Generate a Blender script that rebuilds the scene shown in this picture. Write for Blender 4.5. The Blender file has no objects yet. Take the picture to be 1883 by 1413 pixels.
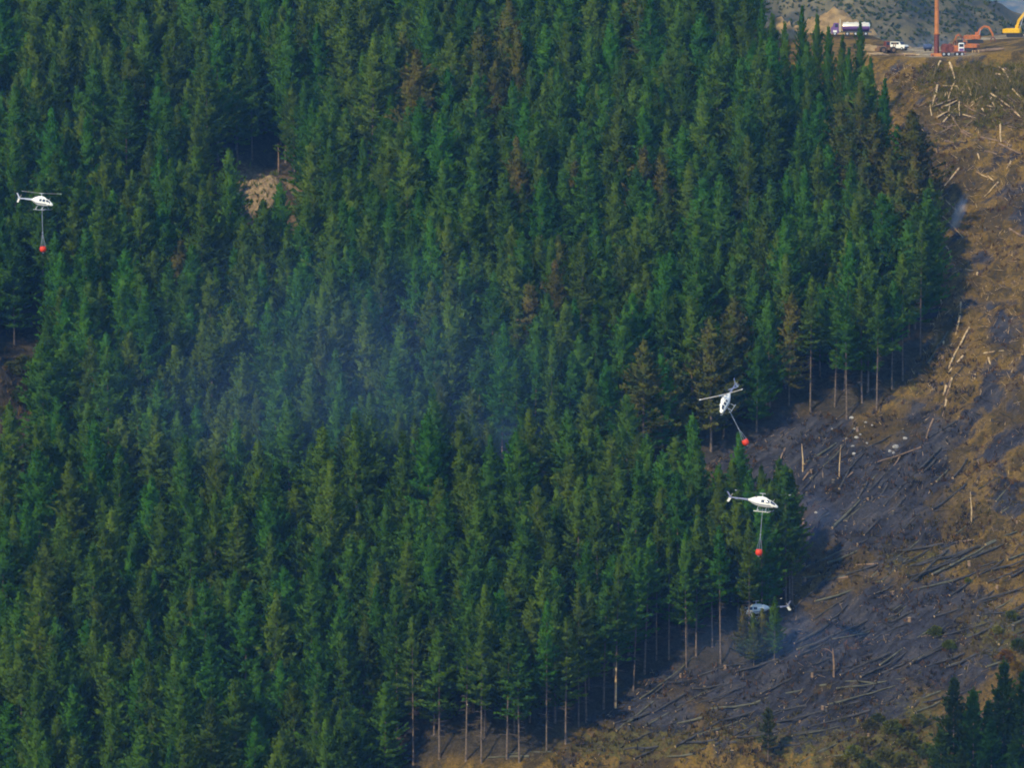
import bpy, math, random
import numpy as np
from mathutils import Vector, Matrix, noise as mnoise

# ------------------------------------------------------------------ camera, world, sun, exposure
scene = bpy.context.scene
COL = scene.collection
W, H = 1883.0, 1413.0            # photograph pixels (used only to read directions)
F = 7300.0                       # focal length in photograph pixels
CAMZ = 159.2
PITCH = math.atan((H / 2 - 30) / F)
cam_d = bpy.data.cameras.new('camera')
cam = bpy.data.objects.new('camera', cam_d)
COL.objects.link(cam)
cam.location = (0, 0, CAMZ)
cam.rotation_euler = (math.pi / 2 - PITCH, 0, 0)
cam_d.sensor_width = 36.0
cam_d.lens = 36.0 * F / W
cam_d.clip_start = 1.0
cam_d.clip_end = 20000
scene.camera = cam

SUN_EL = math.radians(40)
SUN_AZ = math.atan2(-0.55, -0.78)      # to-sun direction: left of and behind the camera
to_sun = Vector((math.sin(SUN_AZ) * math.cos(SUN_EL), math.cos(SUN_AZ) * math.cos(SUN_EL), math.sin(SUN_EL)))
world = bpy.data.worlds.new('World')
scene.world = world
world.use_nodes = True
wn = world.node_tree
wn.nodes.clear()
wo = wn.nodes.new('ShaderNodeOutputWorld')
wb = wn.nodes.new('ShaderNodeBackground')
ws = wn.nodes.new('ShaderNodeTexSky')
ws.sky_type = 'NISHITA'
ws.sun_disc = False
ws.sun_elevation = SUN_EL
ws.sun_rotation = SUN_AZ % (2 * math.pi)
ws.air_density = 1.0
ws.ozone_density = 5.0
ws.dust_density = 0.0
wb.inputs['Strength'].default_value = 0.15
wn.links.new(ws.outputs[0], wb.inputs[0])
wn.links.new(wb.outputs[0], wo.inputs[0])
sun_d = bpy.data.lights.new('sun', 'SUN')
sun_d.energy = 2.5
sun_d.angle = math.radians(2.0)
sun_d.color = (1.0, 0.89, 0.60)
sun = bpy.data.objects.new('sun', sun_d)
COL.objects.link(sun)
sun.rotation_euler = to_sun.to_track_quat('Z', 'Y').to_euler()
vs = scene.view_settings
vs.view_transform = 'Standard'
vs.look = 'None'
vs.exposure = 0.78
vs.gamma = 1.0
scene.cycles.filter_width = 1.9

# ------------------------------------------------------------------ pixel -> direction -> ground
cp, sp = math.cos(PITCH), math.sin(PITCH)
def ray(u, v):
    a = (u - W / 2) / F
    b = (H / 2 - v) / F
    dx, dy, dz = a, cp + b * sp, -sp + b * cp
    return dx / dy, dz / dy
def at(u, v, d):
    dx, dz = ray(u, v)
    return Vector((dx * d, d, CAMZ + dz * d))
def proj(x, y, z):
    z = z - CAMZ
    f = y * cp - z * sp
    upc = y * sp + z * cp
    return W / 2 + F * x / f, H / 2 - F * upc / f

def sstep(a, b, t):
    t = np.clip((np.asarray(t, float) - a) / (b - a), 0, 1)
    return t * t * (3 - 2 * t)
_rng0 = np.random.RandomState(5)
_oct = []
for k in range(26):
    wl = 90.0 / (1.27 ** k)
    a = _rng0.uniform(0, 2 * math.pi)
    _oct.append((math.cos(a) * 2 * math.pi / wl, math.sin(a) * 2 * math.pi / wl, _rng0.uniform(0, 6.28), wl))
def wav(x, y, lo, hi, amp):
    s = 0.0
    for kx, ky, ph, wl in _oct:
        if lo <= wl <= hi:
            s = s + np.sin(kx * x + ky * y + ph + 1.3 * np.sin(kx * 0.37 * y - ky * 0.41 * x + ph)) * wl
    return s * amp

KNOLLS = []     # (x, y, radius_x, radius_y, height)
def height(x, y):
    x = np.asarray(x, float); y = np.asarray(y, float)
    plane = 150 - 0.62 * (900 - y)
    xb = 50.0
    land = 150 + 0.055 * (y - 900) + 0.07 * np.maximum(0, x - 98) + 0.02 * np.maximum(0, 90 - x)
    land = np.minimum(land, plane + 0.5 + 0.0 * x)
    side = sstep(xb - 30, xb + 8, x)
    up = np.where(y > 900, plane * (1 - side) + np.minimum(plane, land) * side, plane)
    # past the back of the landing the ground falls away
    yb = 938 + 45 * sstep(91, 87, x) + 26 * sstep(101, 108, x)
    up = up - side * np.maximum(0, y - yb) * 0.55
    up = up + side * 1.1 * sstep(928, 945, y) * sstep(91, 86, x)
    # left hill crest
    up = np.where(y > 1060, up - (1 - side) * (y - 1060) * 1.0, up)
    # forest gullies, running downhill
    fm = sstep(30, -20, x) * sstep(1060, 1000, y)
    g = 4.6 * np.sin(x / 15.0 + 0.9 * np.sin(y / 37.0) + y / 95.0) + 1.8 * np.sin(x / 7.3 - y / 41.0)
    up = up + fm * g
    for kx, ky, rx, ry, hh in KNOLLS:
        ax = np.abs(x - kx) / np.where(x < kx, rx * 1.5, rx * 0.8)
        k = np.exp(-ax ** 1.5 - (np.abs(y - ky) / ry) ** 1.8)
        up = up + hh * k + k * (1 - k) * wav(x, y, 1.5, 9, 0.10)
    # fine relief on the open ground
    rough = sstep(897, 885, y)
    up = up + (0.15 + 0.85 * rough) * (wav(x, y, 1.5, 12, 0.026) + wav(x, y, 12, 40, 0.010))
    al = x * 0.73 + y * 0.68; ac = -x * 0.68 + y * 0.73
    cl = sstep(18, 32, x) * rough
    up = up + cl * (0.28 * np.sin(ac * 1.45 + 1.6 * np.sin(al / 10.0)) * np.sin(al / 13.0 + ac / 21.0) + 0.16 * np.sin(ac * 2.7 + 1.1 * np.sin(al / 6.0 + 1)))
    # near valley and the camera's own side
    near = 157.4 - 0.47 * y
    bottom = -32 + 0.03 * np.abs(y - 480)
    other = np.maximum(near, bottom)
    k = sstep(560, 640, y)
    return other * (1 - k) + np.maximum(up, -60) * k

def ground(u, v, lo=640.0, hi=1050.0):
    dx, dz = ray(u, v)
    d = np.arange(lo, hi, 0.5)
    zr = CAMZ + dz * d
    zg = height(dx * d, d)
    below = np.nonzero(zr <= zg)[0]
    if len(below) == 0:
        return Vector((dx * hi, hi, float(height(dx * hi, hi))))
    i = below[0]
    a, b = d[max(i - 1, 0)], d[i]
    for _ in range(12):
        m = (a + b) / 2
        if CAMZ + dz * m <= height(dx * m, m): b = m
        else: a = m
    return Vector((dx * b, b, float(height(dx * b, b))))

_k1 = ground(497, 345)
_k2 = ground(20, 720)
_k3 = ground(1120, 860)
KNOLLS.append((_k1.x + 1.5, _k1.y - 12, 7.0, 9.0, 9.5))
KNOLLS.append((_k2.x - 3, _k2.y - 12, 9, 12, 13.0))

# ------------------------------------------------------------------ materials
def newmat(name):
    m = bpy.data.materials.new(name)
    m.use_nodes = True
    nt = m.node_tree
    nt.nodes.clear()
    out = nt.nodes.new('ShaderNodeOutputMaterial')
    return m, nt, out
def pmat(name, col, rough=0.6, metal=0.0, var=0.12, scale=2.0, dirt=None, spec=0.4):
    m, nt, out = newmat(name)
    b = nt.nodes.new('ShaderNodeBsdfPrincipled')
    b.inputs['Roughness'].default_value = rough
    b.inputs['Metallic'].default_value = metal
    b.inputs['Specular IOR Level'].default_value = spec
    tc = nt.nodes.new('ShaderNodeTexCoord')
    n = nt.nodes.new('ShaderNodeTexNoise')
    n.inputs['Scale'].default_value = scale
    n.inputs['Detail'].default_value = 5
    nt.links.new(tc.outputs['Object'], n.inputs['Vector'])
    r = nt.nodes.new('ShaderNodeValToRGB')
    lo = tuple(max(0, c * (1 - var * 2)) for c in col) if dirt is None else dirt
    r.color_ramp.elements[0].position = 0.32
    r.color_ramp.elements[0].color = (*lo, 1)
    r.color_ramp.elements[1].position = 0.6
    r.color_ramp.elements[1].color = (*[min(1, c * (1 + var)) for c in col], 1)
    nt.links.new(n.outputs['Fac'], r.inputs['Fac'])
    nt.links.new(r.outputs['Color'], b.inputs['Base Color'])
    nt.links.new(b.outputs[0], out.inputs['Surface'])
    return m
def leafmat(name, c1, c2, rand=0.35, trans=0.3):
    m, nt, out = newmat(name)
    tc = nt.nodes.new('ShaderNodeNewGeometry')
    n = nt.nodes.new('ShaderNodeTexNoise')
    n.inputs['Scale'].default_value = 0.35
    n.inputs['Detail'].default_value = 3
    nt.links.new(tc.outputs['Position'], n.inputs['Vector'])
    oi = nt.nodes.new('ShaderNodeObjectInfo')
    mr = nt.nodes.new('ShaderNodeMapRange')
    mr.inputs['From Min'].default_value = 0.3; mr.inputs['From Max'].default_value = 0.7
    nt.links.new(n.outputs['Fac'], mr.inputs['Value'])
    mx = nt.nodes.new('ShaderNodeMix'); mx.data_type = 'RGBA'
    mx.inputs[6].default_value = (*c1, 1); mx.inputs[7].default_value = (*c2, 1)
    nt.links.new(mr.outputs[0], mx.inputs[0])
    hs = nt.nodes.new('ShaderNodeHueSaturation')
    m2 = nt.nodes.new('ShaderNodeMapRange')
    m2.inputs['To Min'].default_value = 1 - rand; m2.inputs['To Max'].default_value = 1 + rand
    nt.links.new(oi.outputs['Random'], m2.inputs['Value'])
    nt.links.new(m2.outputs[0], hs.inputs['Value'])
    m3 = nt.nodes.new('ShaderNodeMath'); m3.operation = 'MULTIPLY_ADD'
    m3.inputs[1].default_value = 7.31; m3.inputs[2].default_value = 0
    nt.links.new(oi.outputs['Random'], m3.inputs[0])
    m4 = nt.nodes.new('ShaderNodeMath'); m4.operation = 'FRACT'
    nt.links.new(m3.outputs[0], m4.inputs[0])
    m5 = nt.nodes.new('ShaderNodeMapRange')
    m5.inputs['To Min'].default_value = 0.462; m5.inputs['To Max'].default_value = 0.525
    nt.links.new(m4.outputs[0], m5.inputs['Value'])
    nt.links.new(m5.outputs[0], hs.inputs['Hue'])
    nt.links.new(mx.outputs[2], hs.inputs['Color'])
    d = nt.nodes.new('ShaderNodeBsdfDiffuse')
    t = nt.nodes.new('ShaderNodeBsdfTranslucent')
    ms = nt.nodes.new('ShaderNodeMixShader'); ms.inputs[0].default_value = trans
    nt.links.new(hs.outputs[0], d.inputs[0]); nt.links.new(hs.outputs[0], t.inputs[0])
    nt.links.new(d.outputs[0], ms.inputs[1]); nt.links.new(t.outputs[0], ms.inputs[2])
    nt.links.new(ms.outputs[0], out.inputs['Surface'])
    return m

M = {}
M['needles'] = leafmat('pine_needles', (0.042, 0.120, 0.012), (0.098, 0.200, 0.018), 0.24, 0.46)
M['scorched'] = leafmat('scorched_needles', (0.065, 0.105, 0.016), (0.140, 0.125, 0.024), 0.25)
M['youngneedles'] = leafmat('young_needles', (0.015, 0.045, 0.006), (0.035, 0.085, 0.010), 0.3)
M['paleneedles'] = leafmat('pale_needles', (0.06, 0.09, 0.03), (0.11, 0.13, 0.045), 0.3)
M['scrub'] = leafmat('scrub_leaves', (0.050, 0.078, 0.014), (0.125, 0.125, 0.022), 0.25)
M['scrub_yellow'] = leafmat('gorse_leaves', (0.10, 0.11, 0.02), (0.20, 0.18, 0.03), 0.3)
M['scrub_rust'] = leafmat('rusty_leaves', (0.14, 0.09, 0.015), (0.28, 0.15, 0.025), 0.2)
M['grass'] = leafmat('dry_grass', (0.06, 0.07, 0.016), (0.14, 0.115, 0.03), 0.2, 0.2)
M['bark'] = pmat('pine_bark', (0.16, 0.115, 0.085), 0.9, var=0.25, scale=1.5)
M['deadwood'] = pmat('dead_branch_wood', (0.13, 0.10, 0.08), 0.9, var=0.2)
M['log_pale'] = pmat('stripped_log', (0.58, 0.42, 0.22), 0.8, var=0.15, scale=1.2, dirt=(0.26, 0.14, 0.06))
M['log_brown'] = pmat('brown_log_bark', (0.22, 0.14, 0.085), 0.9, var=0.25, scale=1.2)
M['log_char'] = pmat('charred_log_bark', (0.050, 0.045, 0.042), 0.85, var=0.3, scale=1.0)
M['log_olive'] = pmat('mossy_log_bark', (0.10, 0.095, 0.06), 0.9, var=0.25, scale=1.0)
M['cut'] = pmat('cut_wood', (0.55, 0.38, 0.18), 0.8)
M['rock'] = pmat('pale_rock', (0.36, 0.34, 0.31), 0.9, var=0.2, scale=1.5)
M['slash'] = pmat('slash_twigs', (0.20, 0.14, 0.085), 0.9, var=0.35, scale=0.15)
M['slash_char'] = pmat('charred_twigs', (0.055, 0.048, 0.045), 0.9, var=0.3, scale=0.2)
M['white'] = pmat('white_gloss_paint', (0.86, 0.84, 0.76), 0.25, var=0.02, spec=0.5)
M['boomgrey'] = pmat('blue_grey_paint', (0.17, 0.19, 0.30), 0.3, var=0.05)
M['boomlight'] = pmat('pale_grey_paint', (0.45, 0.48, 0.56), 0.3, var=0.05)
M['blade'] = pmat('rotor_blade_grey', (0.40, 0.36, 0.30), 0.4, var=0.1)
M['bladetip'] = pmat('rotor_tip_glint_white', (0.85, 0.84, 0.76), 0.4)  # on the blades, white ends stand in for a glint off the tip
M['glass'] = pmat('tinted_glass', (0.035, 0.045, 0.07), 0.08, spec=0.6)
M['metal'] = pmat('skid_metal', (0.50, 0.52, 0.55), 0.4, 0.3)
M['cable'] = pmat('steel_cable', (0.32, 0.35, 0.42), 0.5, 0.3)
M['red'] = pmat('red_bucket_fabric', (0.75, 0.05, 0.012), 0.55, var=0.08)
M['orange'] = pmat('orange_red_paint', (0.46, 0.13, 0.03), 0.6, var=0.15, dirt=(0.24, 0.10, 0.05))
M['tower'] = pmat('rusty_orange_tower', (0.48, 0.17, 0.045), 0.6, var=0.15, scale=0.6, dirt=(0.30, 0.11, 0.04))
M['maroon'] = pmat('dark_red_machinery', (0.16, 0.045, 0.035), 0.6, var=0.25)
M['yellow'] = pmat('yellow_machine_paint', (0.80, 0.45, 0.01), 0.45, var=0.08)
M['dark'] = pmat('black_rubber_steel', (0.025, 0.023, 0.023), 0.7, var=0.2)
M['truckgrey'] = pmat('truck_chassis', (0.06, 0.06, 0.075), 0.6, var=0.2)
M['purple'] = pmat('violet_tank_tone', (0.17, 0.09, 0.27), 0.35, var=0.06)
M['tanksilver'] = pmat('bright_tank_aluminium', (0.68, 0.64, 0.52), 0.3, 0.2, var=0.03)
M['bluedrum'] = pmat('dark_blue_paint', (0.06, 0.09, 0.18), 0.5)
M['khaki'] = pmat('khaki_machine_paint', (0.22, 0.13, 0.07), 0.6, var=0.2)
M['spoil'] = pmat('sandy_spoil', (0.30, 0.20, 0.09), 0.95, var=0.2, scale=0.6)

# ground material: colours of soil, char and grass masked by attributes of the ground itself
def ground_material():
    m, nt, out = newmat('hillside_ground')
    b = nt.nodes.new('ShaderNodeBsdfPrincipled')
    b.inputs['Roughness'].default_value = 0.95
    b.inputs['Specular IOR Level'].default_value = 0.1
    geo = nt.nodes.new('ShaderNodeNewGeometry')
    def noise(scale, detail=6, rough=0.6, stretch=None):
        n = nt.nodes.new('ShaderNodeTexNoise')
        n.inputs['Scale'].default_value = scale
        n.inputs['Detail'].default_value = detail
        n.inputs['Roughness'].default_value = rough
        if stretch:
            mp = nt.nodes.new('ShaderNodeMapping')
            mp0 = nt.nodes.new('ShaderNodeMapping')
            mp0.inputs['Rotation'].default_value = stretch[1]
            mp.inputs['Scale'].default_value = stretch[0]
            nt.links.new(geo.outputs['Position'], mp0.inputs['Vector'])
            nt.links.new(mp0.outputs[0], mp.inputs['Vector'])
            nt.links.new(mp.outputs[0], n.inputs['Vector'])
        else:
            nt.links.new(geo.outputs['Position'], n.inputs['Vector'])
        return n
    def ramp(src, stops):
        r = nt.nodes.new('ShaderNodeValToRGB')
        while len(r.color_ramp.elements) < len(stops):
            r.color_ramp.elements.new(0.5)
        for e, (p, c) in zip(r.color_ramp.elements, stops):
            e.position = p
            e.color = (*c, 1) if len(c) == 3 else c
        nt.links.new(src, r.inputs['Fac'])
        return r
    def mix(fac, a, c):
        x = nt.nodes.new('ShaderNodeMix'); x.data_type = 'RGBA'
        nt.links.new(fac, x.inputs[0]); nt.links.new(a, x.inputs[6]); nt.links.new(c, x.inputs[7])
        return x.outputs[2]
    def mathn(op, a, c):
        x = nt.nodes.new('ShaderNodeMath'); x.operation = op
        for i, s in enumerate((a, c)):
            if isinstance(s, (int, float)): x.inputs[i].default_value = s
            else: nt.links.new(s, x.inputs[i])
        return x.outputs[0]
    n1 = noise(0.15, 8, 0.65, ((0.5, 1.0, 0.5), (0, 0, math.radians(-50))))
    n2 = noise(0.9, 6, 0.7)
    n3 = noise(0.05, 5, 0.6)
    soil = ramp(n1.outputs['Fac'], [(0.34, (0.030, 0.023, 0.016)), (0.46, (0.062, 0.044, 0.016)), (0.54, (0.27, 0.158, 0.026)), (0.70, (0.095, 0.062, 0.017))])
    soil2 = ramp(n2.outputs['Fac'], [(0.34, (0.035, 0.026, 0.017)), (0.66, (0.16, 0.098, 0.020))])
    sc = nt.nodes.new('ShaderNodeMix'); sc.data_type = 'RGBA'
    sc.inputs[0].default_value = 0.4
    nt.links.new(soil.outputs[0], sc.inputs[6]); nt.links.new(soil2.outputs[0], sc.inputs[7])
    nb = noise(0.55, 7, 0.7, ((0.16, 1.0, 0.25), (0, 0, math.radians(-43))))
    char = ramp(nb.outputs['Fac'], [(0.34, (0.012, 0.011, 0.013)), (0.52, (0.038, 0.037, 0.046)), (0.68, (0.078, 0.070, 0.070))])
    grass = ramp(n2.outputs['Fac'], [(0.3, (0.036, 0.040, 0.012)), (0.7, (0.12, 0.10, 0.028))])
    def attr(name):
        a = nt.nodes.new('ShaderNodeAttribute'); a.attribute_name = name
        return a.outputs['Fac']
    def mask(name, nz, lo=0.35, hi=0.65):
        s = mathn('ADD', attr(name), mathn('MULTIPLY', mathn('SUBTRACT', nz, 0.5), 2.4))
        r = nt.nodes.new('ShaderNodeMapRange'); r.interpolation_type = 'SMOOTHSTEP'
        r.inputs['From Min'].default_value = lo; r.inputs['From Max'].default_value = hi
        nt.links.new(s, r.inputs['Value'])
        return r.outputs[0]
    c = mix(mask('burn', n1.outputs['Fac']), sc.outputs[2], char.outputs[0])
    c = mix(mask('grassy', n2.outputs['Fac'], 0.4, 0.75), c, grass.outputs[0])
    floor = ramp(n2.outputs['Fac'], [(0.3, (0.02, 0.018, 0.014)), (0.7, (0.07, 0.055, 0.035))])
    c = mix(attr('woods'), c, floor.outputs[0])
    clay = ramp(n2.outputs['Fac'], [(0.35, (0.15, 0.10, 0.052)), (0.65, (0.33, 0.235, 0.125))])
    c = mix(attr('clay'), c, clay.outputs[0])
    gravel = ramp(n2.outputs['Fac'], [(0.3, (0.22, 0.17, 0.11)), (0.7, (0.46, 0.38, 0.25))])
    c = mix(attr('gravel'), c, gravel.outputs[0])
    n4 = noise(2.2, 4, 0.8)
    gr = nt.nodes.new('ShaderNodeMapRange')
    gr.inputs['From Min'].default_value = 0.32; gr.inputs['From Max'].default_value = 0.68
    gr.inputs['To Min'].default_value = 0.50; gr.inputs['To Max'].default_value = 1.45
    nt.links.new(n4.outputs['Fac'], gr.inputs['Value'])
    vm = nt.nodes.new('ShaderNodeVectorMath'); vm.operation = 'SCALE'
    nt.links.new(c, vm.inputs[0]); nt.links.new(gr.outputs[0], vm.inputs['Scale'])
    nt.links.new(vm.outputs[0], b.inputs['Base Color'])
    bp = nt.nodes.new('ShaderNodeBump')
    bp.inputs['Strength'].default_value = 0.8; bp.inputs['Distance'].default_value = 0.5
    nt.links.new(n2.outputs['Fac'], bp.inputs['Height'])
    nt.links.new(bp.outputs[0], b.inputs['Normal'])
    nt.links.new(b.outputs[0], out.inputs['Surface'])
    return m
M['ground'] = ground_material()

# ------------------------------------------------------------------ mesh helpers
def tag(o, label=None, cat=None, group=None, kind=None):
    if label: o['label'] = label
    if cat: o['category'] = cat
    if group: o['group'] = group
    if kind: o['kind'] = kind
    return o
def empty(name, loc=(0, 0, 0), rot=None):
    o = bpy.data.objects.new(name, None)
    COL.objects.link(o)
    o.location = loc
    o.empty_display_size = 0.5
    if rot is not None:
        o.rotation_euler = rot
    return o
class MB:
    def __init__(self):
        self.v = []; self.f = []; self.m = []
    def add(self, vs, fs, mi=0):
        n = len(self.v)
        self.v += [tuple(p) for p in vs]
        self.f += [tuple(i + n for i in f) for f in fs]
        self.m += [mi] * len(fs)
        return self
    def box(self, c, s, rot=None, taper=1.0, mi=0, bev=0.0):
        hx, hy, hz = s[0] / 2, s[1] / 2, s[2] / 2
        R = rot if rot is not None else Matrix.Identity(3)
        c = Vector(c)
        if bev <= 0:
            vs = [(-hx, -hy, -hz), (hx, -hy, -hz), (hx, hy, -hz), (-hx, hy, -hz),
                  (-hx * taper, -hy * taper, hz), (hx * taper, -hy * taper, hz), (hx * taper, hy * taper, hz), (-hx * taper, hy * taper, hz)]
            self.add([R @ Vector(p) + c for p in vs], [(0, 3, 2, 1), (4, 5, 6, 7), (0, 1, 5, 4), (1, 2, 6, 5), (2, 3, 7, 6), (3, 0, 4, 7)], mi)
        else:   # chamfered on the top and the vertical edges
            def ring(x, y, z, b):
                return [(-x + b, -y, z), (x - b, -y, z), (x, -y + b, z), (x, y - b, z), (x - b, y, z), (-x + b, y, z), (-x, y - b, z), (-x, -y + b, z)]
            rs = [ring(hx, hy, -hz, bev), ring(hx * taper, hy * taper, hz - bev, bev), ring(hx * taper - bev, hy * taper - bev, hz, bev)]
            vs = [R @ Vector(p) + c for r in rs for p in r]
            fs = []
            for k in range(2):
                for i in range(8):
                    j = (i + 1) % 8
                    fs.append((k * 8 + i, k * 8 + j, (k + 1) * 8 + j, (k + 1) * 8 + i))
            fs.append(tuple(range(16, 24))); fs.append(tuple(reversed(range(8))))
            self.add(vs, fs, mi)
        return self
    def tube(self, pts, rad, n=8, mi=0, caps=True, capm=None):
        pts = [Vector(p) for p in pts]
        rad = rad if isinstance(rad, (list, tuple)) else [rad] * len(pts)
        vs = []; fs = []
        ref = None
        for i, p in enumerate(pts):
            t = (pts[min(i + 1, len(pts) - 1)] - pts[max(i - 1, 0)])
            if t.length < 1e-6: t = Vector((0, 0, 1))
            t.normalize()
            if ref is None:
                ref = Vector((0, 0, 1)) if abs(t.z) < 0.9 else Vector((1, 0, 0))
            a = t.cross(ref)
            a.normalize()
            b = t.cross(a)
            ref = -b
            ref = t.cross(a) * -1
            for k in range(n):
                q = 2 * math.pi * k / n
                vs.append(p + (a * math.cos(q) + b * math.sin(q)) * rad[i])
        for i in range(len(pts) - 1):
            for k in range(n):
                k2 = (k + 1) % n
                fs.append((i * n + k, i * n + k2, (i + 1) * n + k2, (i + 1) * n + k))
        self.add(vs, fs, mi)
        if caps:
            base = len(self.v) - len(vs)
            cm = mi if capm is None else capm
            self.f.append(tuple(base + k for k in reversed(range(n)))); self.m.append(cm)
            self.f.append(tuple(base + (len(pts) - 1) * n + k for k in range(n))); self.m.append(cm)
        return self
    def lathe(self, prof, n=16, c=(0, 0, 0), mi=0, axis='z'):
        vs = []; fs = []
        for r, z in prof:
            for k in range(n):
                q = 2 * math.pi * k / n
                p = (r * math.cos(q), r * math.sin(q), z)
                if axis == 'y': p = (p[0], p[2], p[1])
                if axis == 'x': p = (p[2], p[0], p[1])
                vs.append((p[0] + c[0], p[1] + c[1], p[2] + c[2]))
        for i in range(len(prof) - 1):
            for k in range(n):
                k2 = (k + 1) % n
                fs.append((i * n + k, i * n + k2, (i + 1) * n + k2, (i + 1) * n + k))
        fs.append(tuple(reversed(range(n)))); fs.append(tuple((len(prof) - 1) * n + k for k in range(n)))
        return self.add(vs, fs, mi)
    def prism(self, poly, y0, y1, mi=0):
        """poly in x,z extruded along y"""
        n = len(poly)
        vs = [(p[0], y0, p[1]) for p in poly] + [(p[0], y1, p[1]) for p in poly]
        fs = [tuple(range(n)), tuple(reversed(range(n, 2 * n)))]
        for i in range(n):
            j = (i + 1) % n
            fs.append((i, i + n, j + n, j))
        return self.add(vs, fs, mi)
    def mesh(self, name, mats, smooth=False):
        me = bpy.data.meshes.new(name)
        me.from_pydata(self.v, [], self.f)
        mats = mats if isinstance(mats, (list, tuple)) else [mats]
        for m in mats: me.materials.append(m)
        me.polygons.foreach_set('material_index', self.m)
        me.update()
        if smooth:
            me.polygons.foreach_set('use_smooth', [True] * len(me.polygons))
            try: me.set_sharp_from_angle(angle=math.radians(40))
            except Exception: pass
        return me
    def build(self, name, mats, parent=None, smooth=False):
        me = self.mesh(name, mats, smooth)
        o = bpy.data.objects.new(name, me)
        COL.objects.link(o)
        o.parent = parent
        return o
def np_mesh(name, verts, faces, mats, midx=None, smooth=False):
    """verts (n,3), faces (m,k) numpy, k = 3 or 4"""
    me = bpy.data.meshes.new(name)
    verts = np.asarray(verts, np.float32); faces = np.asarray(faces, np.int32)
    m, k = faces.shape
    me.vertices.add(len(verts)); me.vertices.foreach_set('co', verts.ravel())
    me.loops.add(m * k); me.loops.foreach_set('vertex_index', faces.ravel())
    me.polygons.add(m); me.polygons.foreach_set('loop_start', np.arange(0, m * k, k, dtype=np.int32))
    for x in (mats if isinstance(mats, (list, tuple)) else [mats]): me.materials.append(x)
    if midx is not None: me.polygons.foreach_set('material_index', np.asarray(midx, np.int32))
    if smooth: me.polygons.foreach_set('use_smooth', np.ones(m, bool))
    me.update(calc_edges=True)
    me.validate()
    return me

# ------------------------------------------------------------------ regions on the ground, read off the photograph
FOREST = [(-900, -900), (1372, -900), (1372, 90), (1398, 200), (1480, 215), (1545, 262), (1588, 240), (1622, 315), (1690, 392),
          (1718, 440), (1716, 560), (1692, 655), (1610, 752), (1557, 768), (1490, 752), (1430, 775), (1330, 830), (1225, 860), (1130, 880),
          (1000, 893), (880, 882), (800, 868), (850, 905), (900, 950), (1000, 975), (1060, 940), (1170, 935), (1290, 1040), (1390, 1085),
          (1458, 1114), (1430, 1180), (1378, 1215), (1325, 1224), (1262, 1229), (1205, 1232), (1168, 1272), (1132, 1302),
          (1068, 1337), (1050, 1372), (935, 1398), (800, 1402), (730, 1450), (500, 1700), (-900, 1900)]
def in_poly(u, v, poly):
    c = False
    n = len(poly)
    j = n - 1
    for i in range(n):
        xi, yi = poly[i]; xj, yj = poly[j]
        if (yi > v) != (yj > v) and u < (xj - xi) * (v - yi) / (yj - yi) + xi:
            c = not c
        j = i
    return c
def in_poly_np(u, v, poly):
    c = np.zeros(u.shape, bool)
    n = len(poly); j = n - 1
    for i in range(n):
        xi, yi = poly[i]; xj, yj = poly[j]
        if yi != yj:
            t = ((yi > v) != (yj > v)) & (u < (xj - xi) * (v - yi) / (yj - yi) + xi)
            c ^= t
        j = i
    return c
def blobs(u, v, lst):
    s = np.zeros(np.shape(u))
    for bu, bv, ru, rv, a in lst:
        s = np.maximum(s, a * np.exp(-((u - bu) / ru) ** 2 - ((v - bv) / rv) ** 2))
    return s

# ------------------------------------------------------------------ hillside (one sheet: camera side, valley, hill, landing)
def axis(parts):
    out = []
    for a, b, s in parts:
        out += list(np.arange(a, b, s))
    out.append(parts[-1][1])
    return np.array(out)
gx = axis([(-1500, -400, 60), (-400, -160, 15), (-160, 20, 2.0), (20, 150, 0.8), (150, 190, 4), (190, 400, 15), (400, 1500, 60)])
gy = axis([(-200, 560, 25), (560, 680, 6), (680, 960, 0.9), (960, 1060, 3), (1060, 1300, 12)])
GX, GY = np.meshgrid(gx, gy)
GZ = height(GX, GY)
nx, ny = len(gx), len(gy)
idx = np.arange(nx * ny).reshape(ny, nx)
faces = np.stack([idx[:-1, :-1].ravel(), idx[:-1, 1:].ravel(), idx[1:, 1:].ravel(), idx[1:, :-1].ravel()], 1)
gverts = np.stack([GX.ravel(), GY.ravel(), GZ.ravel()], 1)
me = np_mesh('hillside', gverts, faces, M['ground'], smooth=True)
hill = bpy.data.objects.new('hillside', me); COL.objects.link(hill)
tag(hill, 'steep hillside, wooded on one part and clear-felled and burnt on the other', 'hillside', kind='structure')
PU, PV = proj(gverts[:, 0], np.maximum(gverts[:, 1], 300), gverts[:, 2])
woods = in_poly_np(PU, PV, FOREST).astype(float) * (gverts[:, 1] > 640)
woods = woods * (gverts[:, 0] < 95)
# soften
wg = woods.reshape(ny, nx)
for _ in range(3):
    wg[1:-1, 1:-1] = (wg[1:-1, 1:-1] * 2 + wg[:-2, 1:-1] + wg[2:, 1:-1] + wg[1:-1, :-2] + wg[1:-1, 2:]) / 6
woods = wg.ravel()
burn = blobs(PU, PV, [(1590, 930, 190, 150, .95), (1440, 830, 190, 110, 1.0), (1700, 830, 90, 120, .8), (1400, 1210, 330, 130, 1.0), (1640, 1160, 240, 120, .95),
                      (1180, 1310, 170, 60, .75), (950, 950, 220, 120, 1.0), (1690, 320, 50, 200, .6), (1880, 380, 60, 60, .7), (1850, 620, 60, 60, .6), (1870, 760, 60, 90, .6),
                      (1800, 560, 60, 30, .55), (1480, 1300, 260, 80, .9), (1740, 1240, 110, 70, .8), (1850, 930, 60, 50, .55)])
burn = np.maximum(burn, 0.12 * (PU > 1700) * sstep(230, 420, PV) + 0.25 * (PU > 1600))
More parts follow.
